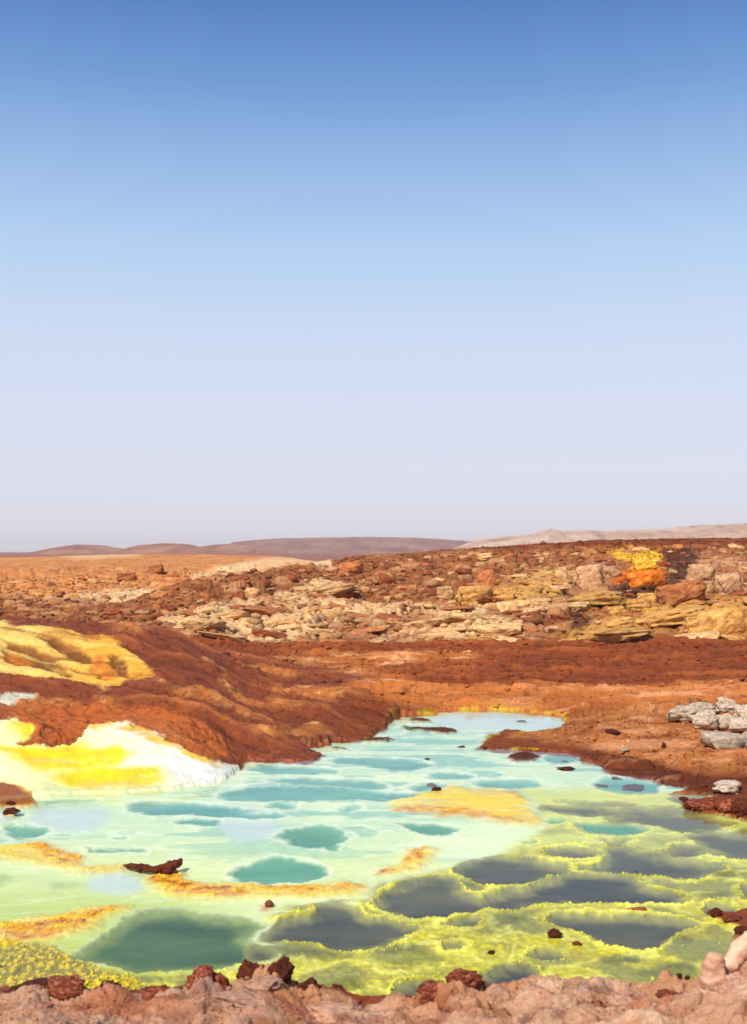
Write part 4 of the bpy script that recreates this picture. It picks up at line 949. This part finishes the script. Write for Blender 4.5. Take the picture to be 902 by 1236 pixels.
while count < 262 and tries < 6000:
    tries += 1
    px = rr.uniform(-20, 925); py = rr.uniform(662, 780)
    top = np.interp(px, [0, 140, 300, 385, 420, 500, 560, 650, 902], [684, 680, 680, 686, 680, 674, 671, 666, 660])
    low = np.interp(px, [0, 120, 190, 235, 902], [738, 742, 752, 776, 778])
    if py < top or py > low: continue
    z = zone_at(px, py)
    if z is None: continue
    if any(abs(px - a) < c + 6 and abs(py - b_) < d_ + 2 for a, b_, c, d_ in taken): continue
    if z == 'back' and (rr.random() < .85 or py < 692): continue
    k = (py - 650) / 125
    w = rr.lognormvariate(0, .45) * (10 + 16 * k) * (1.7 if z in ('cream', 'ochre') else .85)
    w = min(max(w, 7), 64)
    if z == 'back': w = min(w, 17)
    if z == 'brown': w = min(w, 24)
    h = w * rr.uniform(.13, .24) if z in ('cream', 'ochre') else w * rr.uniform(.28, .5)
    if any((px - a) ** 2 / ((w + c) * .42) ** 2 + (py - b_) ** 2 / ((h + d_) * .5) ** 2 < 1 for a, b_, c, d_ in spots): continue
    spots.append((px, py, w, h))
    x, y, zz = place(px, py, 33 if z == 'back' else 20.3, 60)
    mat = {'cream': rr.choice(['cream', 'cream', 'cream', 'orange', 'ochre', 'brown']), 'ochre': rr.choice(['ochre', 'ochre', 'orange', 'cream']), 'pink': rr.choice(['pink', 'pink', 'cream', 'brown']),
           'brown': rr.choice(['brown', 'brown', 'orange', 'pink', 'cream']), 'back': rr.choice(['orange', 'cream', 'ochre'])}[z]
    ws = w * y / F / 2; hs_ = h * y / F / 2
    slab = z in ('cream', 'ochre')
    mname = {'cream': 'cream', 'ochre': 'ochre', 'orange': 'orange', 'pink': 'pink', 'brown': 'brown', 'grey': 'whitish'}[mat]
    place_txt = {'cream': 'among the broken slabs on the lower slope of the rocky ridge', 'ochre': 'among the big rocks at the right foot of the ridge', 'pink': 'in the rubble on the upper right of the ridge',
                 'brown': 'in the dark rubble on the upper slope of the ridge', 'back': 'on the far orange hillside behind the ridge'}[z]
    nm = 'slab' if slab else 'boulder'
    size_w = 'tiny' if w < 9 else 'small' if w < 15 else 'middling' if w < 26 else 'large'
    lab = f'{size_w} {mname} {nm} {where(px, py)}'
    if lab in used: spots.pop(); continue
    rock('flat_rock' if slab else 'boulder', SLABS if slab else ROUGH + SLABS[:3], mat, x, y + ws * .4, zz + hs_ * (.05 if slab else .1), ws, ws * rr.uniform(.5, .9), hs_ * (1.0 if slab else 1.3),
         lab, 'flat rock' if slab else 'boulder', f'{mname} {nm}s {place_txt}', rr.uniform(-.35, .35) + rr.choice([0, math.pi]), .07 if slab else .16, rr)
    used.add(lab)
    count += 1

# rubble too small to count: one mesh of small stones
def scatter_mesh(pts, sizes, flat, seed, sub=1):
    r = np.random.default_rng(seed); V0, F0 = ICO[sub]; n = len(pts); m = len(V0)
    V = np.repeat(V0[None], n, 0) * (1 + r.uniform(-.28, .28, (n, m, 1)))
    V *= np.stack([r.uniform(.8, 1.4, n), r.uniform(.8, 1.2, n), flat * r.uniform(.7, 1.3, n)], -1)[:, None, :]
    a = r.uniform(0, 6.28, n); ca, sa = np.cos(a)[:, None], np.sin(a)[:, None]
    x = V[..., 0] * ca - V[..., 1] * sa; y = V[..., 0] * sa + V[..., 1] * ca
    V = np.stack([x, y, V[..., 2]], -1) * np.asarray(sizes)[:, None, None] + np.asarray(pts)[:, None, :]
    Fa = (F0[None] + (np.arange(n) * m)[:, None, None]).reshape(-1, 3)
    return V.reshape(-1, 3), Fa, m
def scatter(name, mask, n, size, flat, seed, mat, label, tint=(1, 1, 1), jit=.25, weight=None, lift=.2, blend=None):
    r = np.random.default_rng(seed)
    w = (mask * (YY if weight is None else weight)).ravel(); w = w / w.sum()
    pick = r.choice(w.size, n, p=w)
    s = r.lognormal(math.log(size), .45, n)
    P = VERT[pick].copy(); P[:, 0] += r.uniform(-.5, .5, n) * s; P[:, 2] += s * flat * lift
    V, Fa, m = scatter_mesh(P, s, flat, seed)
    c = CFLAT[pick] * np.array(tint)
    if blend is not None: c = c * (1 - blend[1]) + np.array(blend[0]) * blend[1]
    c = np.repeat(c * r.uniform(1 - jit, 1 + jit, (n, 1)), m, 0)
    o = link(name, mesh_from(name, V, Fa, np.clip(c, .01, .9), False), mat, kind='stuff'); o['label'] = label
    return o
inframe = (PX > -60) & (PX < 960)
scatter('rubble', (YY > 20.5) * (YY < 42) * inframe * (.35 + sstep(-.1, .5, n2)), 9000, .042, .5, 5, M_ground, 'loose brown and cream rubble covering the rocky ridge', (.8, .74, .68))
scatter('gravel', (YY > 14.3) * (YY < 20.6) * inframe * (PX > 240) * (.2 + sstep(0, .6, n1)), 2200, .02, .5, 6, M_ground, 'reddish gravel scattered over the flat ground before the ridge')
scatter('shore_gravel', (YY > 8.6) * (YY < 14.3) * inframe * (~wetb) * (PX > 440) * (.3 + sstep(0, .6, n2)), 2500, .010, .5, 7, M_ground, 'small brown crumbs of crust on the right shore')
scatter('bank_crumbs', bankm * inframe * (YY > 3.9) * (YY < 5.1) * 1.0, 5000, .0035, .8, 8, M_bank, 'salt crumbs on the near bank')
gm = (crust * sstep(9.0, 6.5, YY) * np.exp(-((hol + 4) / 3.0) ** 2) + .05 * crust * sstep(-.2, .4, lacy) ) * wetb * (YY < 8.5) * inframe * (hol < -1)
scatter('salt_nodules', gm, 9000, .0026, .8, 9, M_bed, 'lime yellow salt nodules growing along the rims of the front pools', (1.05, 1.05, 1.0), .2, 1 / YY ** .5 * np.ones_like(YY), .3, (lin(222, 226, 50), .5))
scatter('sulphur_grains', gr * wetb * inframe, 2500, .003, .8, 10, M_bed, 'bright yellow grains on the olive crust at the lower left', (1, 1, 1), .2, np.ones_like(YY), .4, (lin(240, 214, 60), .6))
scatter('sulphur_crumbs', ylw * soft(S['orange'], -8, 2) * wetb * inframe * (PY > 1000), 1300, .0028, .7, 11, M_bed, 'ochre sulphur crumbs along the yellow crust bands', (1, 1, 1), .4, np.ones_like(YY), .4, (lin(226, 160, 30), .4))

# ------------------------------------------------------------------ pale rock heap on the right shore
for (px, py, w, h, lab) in [
    (832, 872, 46, 20, 'long pale grey rock at the left end of the pale heap on the right shore'),
    (851, 864, 40, 14, 'pale grey rock along the top of the heap behind the left one'),
    (852, 880, 34, 24, 'tall creased pale rock in the middle of the pale heap'),
    (874, 882, 30, 22, 'rounded pinkish pale rock right of the tall creased one'),
    (880, 862, 36, 16, 'pale grey rock at the back of the heap near the right edge'),
    (898, 884, 30, 18, 'pale rock at the right edge above the flat slab'),
    (876, 904, 50, 18, 'flat pointed pale grey slab lying in front of the heap'),
    (906, 902, 26, 22, 'pale brown rock at the right edge beside the flat slab'),
    (905, 868, 34, 20, 'broad pale rock at the back right corner of the heap')]:
    named(px, py, w, h, LUMPS if 'flat' not in lab else SLABS, 'grey', lab, 'boulder', 'boulder', 9, 14, .7, .12)
named(880, 958, 46, 14, LUMPS, 'grey', 'whitish salt block on the dark rocks at the right shore', 'salt_block', 'block', 8.4, 10.5, .7, .15)
for (px, py, w, h, mat, lab) in [
    (842, 978, 28, 12, 'crust', 'reddish rock at the tip of the dark spit on the right shore'),
    (860, 978, 26, 15, 'crust', 'brown red rock second from the tip of the dark spit'),
    (880, 980, 30, 17, 'crust', 'rusty rock in the middle of the dark spit'),
    (899, 984, 30, 22, 'dark', 'dark maroon rock at the right end of the spit'),
    (826, 968, 16, 5, 'dark', 'thin dark flake in the water before the spit'),
    (893, 988, 9, 5, 'dark', 'small dark stone under the right end of the spit'),
    (802, 904, 6, 9, 'dark', 'small dark upright stone on the orange shore'),
    (742, 890, 20, 6, 'dark', 'dark flat rock beside a hole on the promontory'),
    (756, 908, 14, 4, 'grey', 'small pale flake on the promontory edge'),
    (672, 1133, 19, 11, 'dark', 'dark brown rock standing in the lime crust at the front'),
    (697, 1142, 11, 5, 'crust', 'small rusty lump beside the dark brown rock in the lime crust'),
    (768, 1055, 6, 4, 'dark', 'tiny dark stone in the grey pool at right'),
    (593, 1152, 12, 3, 'dark', 'tiny flat dark flake on the lime crust in the middle'),
    (821, 1182, 8, 9, 'dark', 'little black stone on the near shore left of the standing stone'),
    (830, 1183, 7, 7, 'dark', 'smaller black stone right beside the little black one'),
    (864, 1108, 18, 10, 'dark', 'dark clod at the right edge of the lime crust'),
    (884, 1112, 22, 7, 'crust', 'flat rusty clod behind the dark one at the right edge'),
    (897, 1126, 22, 9, 'dark', 'black brown clod lowest at the right edge of the pool'),
    (684, 930, 22, 5, 'dark', 'dark oval rock in the mint water below the promontory'),
    (745, 942, 16, 3, 'dark', 'small dark flake in the water near the right shore'),
    (765, 955, 38, 3, 'dark', 'long thin dark flake in the water at the right'),
    (728, 950, 18, 2.5, 'dark', 'thin dark streak of rock left of the long flake'),
    (527, 955, 11, 5, 'dark', 'dark stone at the upper edge of the yellow crust'),
    (522, 950, 12, 4, 'crust', 'rusty stone just behind the dark one at the yellow crust'),
    (516, 918, 8, 3, 'dark', 'small black stone in the pale blue water'),
    (557, 903, 10, 3, 'dark', 'small dark stone near the dark islet'),
    (682, 920, 8, 2.5, 'dark', 'tiny dark flake between the islet and the shore'),
    (630, 872, 12, 2.5, 'dark', 'small brown flake in the far water'),
    (326, 1096, 12, 9, 'crust', 'rusty lump on the pale rim above the dark green pool'),
    (12, 984, 22, 6, 'dark', 'dark flat rock in the water at the left edge'),
    (12, 972, 12, 4, 'dark', 'small dark stone on the brown patch at the left edge')]:
    named(px, py, w, h, LUMPS if w > 9 else BOULD, mat, lab, 'clod', 'clod', 4.3, 15, .8, .2)
# dark brown crust log on the yellow band
def curved_clod(name, pts, radii, mat, label, seed=1, cat='clod', lump=.35):
    """lumpy elongated rock along a bent line of world points"""
    P = np.array(pts, float); nseg, nring = 60, 24
    tt = np.linspace(0, 1, len(P)); ts = np.linspace(0, 1, nseg)
    C_ = np.stack([np.interp(ts, tt, P[:, k]) for k in range(3)], 1); rd = np.interp(ts, tt, radii) * np.sqrt(np.clip(1 - (2 * ts - 1) ** 8, 0, 1) + .001)
    T_ = np.gradient(C_, axis=0); T_ /= np.linalg.norm(T_, axis=1)[:, None]
    up = np.array([0, .2, 1.0]); A = np.cross(T_, up); A /= np.linalg.norm(A, axis=1)[:, None]; B = np.cross(A, T_)
    th = np.linspace(0, 2 * math.pi, nring, endpoint=False)
    V = C_[:, None] + rd[:, None, None] * (A[:, None] * np.cos(th)[None, :, None] + B[:, None] * np.sin(th)[None, :, None])
    s = 1 / max(radii)
    Vf = V.reshape(-1, 3); base = np.repeat(C_, nring, 0)
    d = Vf - base; nn = n3d(Vf * s, .9, seed) * lump + n3d(Vf * s, 2.6, seed + 4) * lump * .5
    Vf = base + d * (1 + nn[:, None])
    q = [[i * nring + j, i * nring + (j + 1) % nring, (i + 1) * nring + (j + 1) % nring, (i + 1) * nring + j] for i in range(nseg - 1) for j in range(nring)]
    me = mesh_from(name, Vf, q, None, True)
    return link(name, me, RM[mat], label=label, cat=cat)
def W(px, py, z=0):
    y = (EYE - z) * F / (py - HY); return ((px - CX) * y / F, y, z)
curved_clod('crust_clod', [W(148, 1044, .01), W(165, 1046, .02), W(185, 1049, .02), W(202, 1049, .03), W(212, 1043, .045), W(219, 1038, .05)], [.008, .022, .018, .036, .028, .022], 'dark',
            'long dark brown clod with a raised right end on the yellow band', 5, lump=.75)
curved_clod('crust_flake', [W(757, 1097, .01), W(770, 1097, .012), W(781, 1098, .012)], [.006, .010, .014], 'orange', 'thin orange brown sliver on the lime tongue at right', 6)

# ------------------------------------------------------------------ stones of the near bank
def bank_at(px, y):
    x = (px - CX) * y / F; return x, y, height(x, y)
x, y, z = bank_at(862, 4.70)
hp = 34 / F * y
curved_clod('standing_stone', [(x - .005, y, z - .04), (x, y, z + .06), (x + .004, y, z + .125)], [.055, .05, .042], 'salt', 'stubby pale pink standing stone at the near shore on the right', 11, lump=.28)
curved_clod('salt_log', [(x + .07, 4.78, z + .02), (x + .14, 4.80, z + .085), (x + .23, 4.83, z + .14), (x + .34, 4.86, z + .18)], [.038, .042, .045, .05], 'salt', 'pale pink log shaped rock leaning up to the right edge behind the standing stone', 12, lump=.3)
for (px, Yd, w, h, mat, lab) in [
    (244, 4.72, 38, 34, 'crust', 'knobbly rust brown lump with pinkish top left of centre on the near shore'),
    (262, 4.74, 26, 34, 'crust', 'rust brown lump joined to the right of the knobbly pinkish one'),
    (192, 4.70, 34, 26, 'crust', 'rounded pinkish brown lump left of the knobbly lump'),
    (304, 4.80, 40, 36, 'dark', 'dark maroon crust lump standing highest on the near shore'),
    (335, 4.78, 44, 34, 'dark', 'dark maroon lump right of the highest one'),
    (320, 4.68, 50, 20, 'salt', 'pinkish ledge in front of the dark maroon lumps'),
    (372, 4.80, 36, 22, 'dark', 'low dark crust lump between the maroon lumps and the knob in the lime crust'),
    (408, 4.88, 26, 24, 'dark', 'dark knob rising from the lime crust at the near shore'),
    (30, 4.78, 70, 20, 'dark', 'dark low crust at the left end of the near shore'),
    (80, 4.72, 50, 14, 'crust', 'flat rusty crust plate near the left end of the near shore'),
    (130, 4.76, 44, 14, 'dark', 'dark flat crust lump left of the rounded pinkish one'),
    (583, 4.78, 18, 34, 'crust', 'upright rusty spike of crust near the middle of the near shore'),
    (560, 4.74, 40, 22, 'crust', 'rusty lump left of the upright spike'),
    (602, 4.62, 36, 34, 'salt', 'rounded pale pink lump right of the upright spike'),
    (520, 4.70, 46, 22, 'crust', 'brown crust lump left of the rusty lumps'),
    (650, 4.66, 60, 26, 'salt', 'wide pale pink lump in the salt crust right of the middle'),
    (705, 4.60, 54, 26, 'salt', 'pale pink lump with a dark crevice on its left'),
    (760, 4.55, 60, 24, 'salt', 'pinkish flat lump left of the rusty crust by the standing stone'),
    (810, 4.66, 44, 16, 'crust', 'rusty brown crust in front of the little black stones'),
    (888, 4.50, 60, 30, 'salt', 'broad pale lump below the standing stone at the right edge'),
    (893, 4.62, 44, 26, 'salt', 'pale craggy lump under the leaning log at the right edge'),
    (400, 4.52, 90, 24, 'salt', 'wide whitish pink mound of salt in the middle of the near bank'),
    (300, 4.44, 70, 16, 'salt', 'low pink salt mound left of the wide whitish one'),
    (470, 4.50, 60, 18, 'salt', 'pale salt lump right of the wide whitish mound')]:
    x, y, z = bank_at(px, Yd)
    ww = w * y / F / 2; hh = h * y / F / 2
    rock('crust_lump', LUMPS, mat, x, y, z - hh * .32, ww * 1.1, ww * .8, hh * .95, lab, 'crust lump', None, random.uniform(0, 6.28), .2)

# ------------------------------------------------------------------ the dusty air
def air():
    x, y0, y1, z0, z1 = 2600, -40, 1500, -8.5, 14.5
    V = [(a, b_, c) for a in (-x, x) for b_ in (y0, y1) for c in (z0, z1)]
    q = [[0, 1, 3, 2], [4, 6, 7, 5], [0, 4, 5, 1], [2, 3, 7, 6], [0, 2, 6, 4], [1, 5, 7, 3]]
    m, t, b = new_mat('haze_air'); t.nodes.remove(b)
    pv = N(t, 'ShaderNodeVolumePrincipled'); pv.inputs['Color'].default_value = (.96, .90, .88, 1); pv.inputs['Density'].default_value = .0004
    t.links.new(pv.outputs[0], t.nodes['Material Output'].inputs['Volume'])
    link('haze', mesh_from('haze', V, q, None, False), m, kind='stuff')
air()
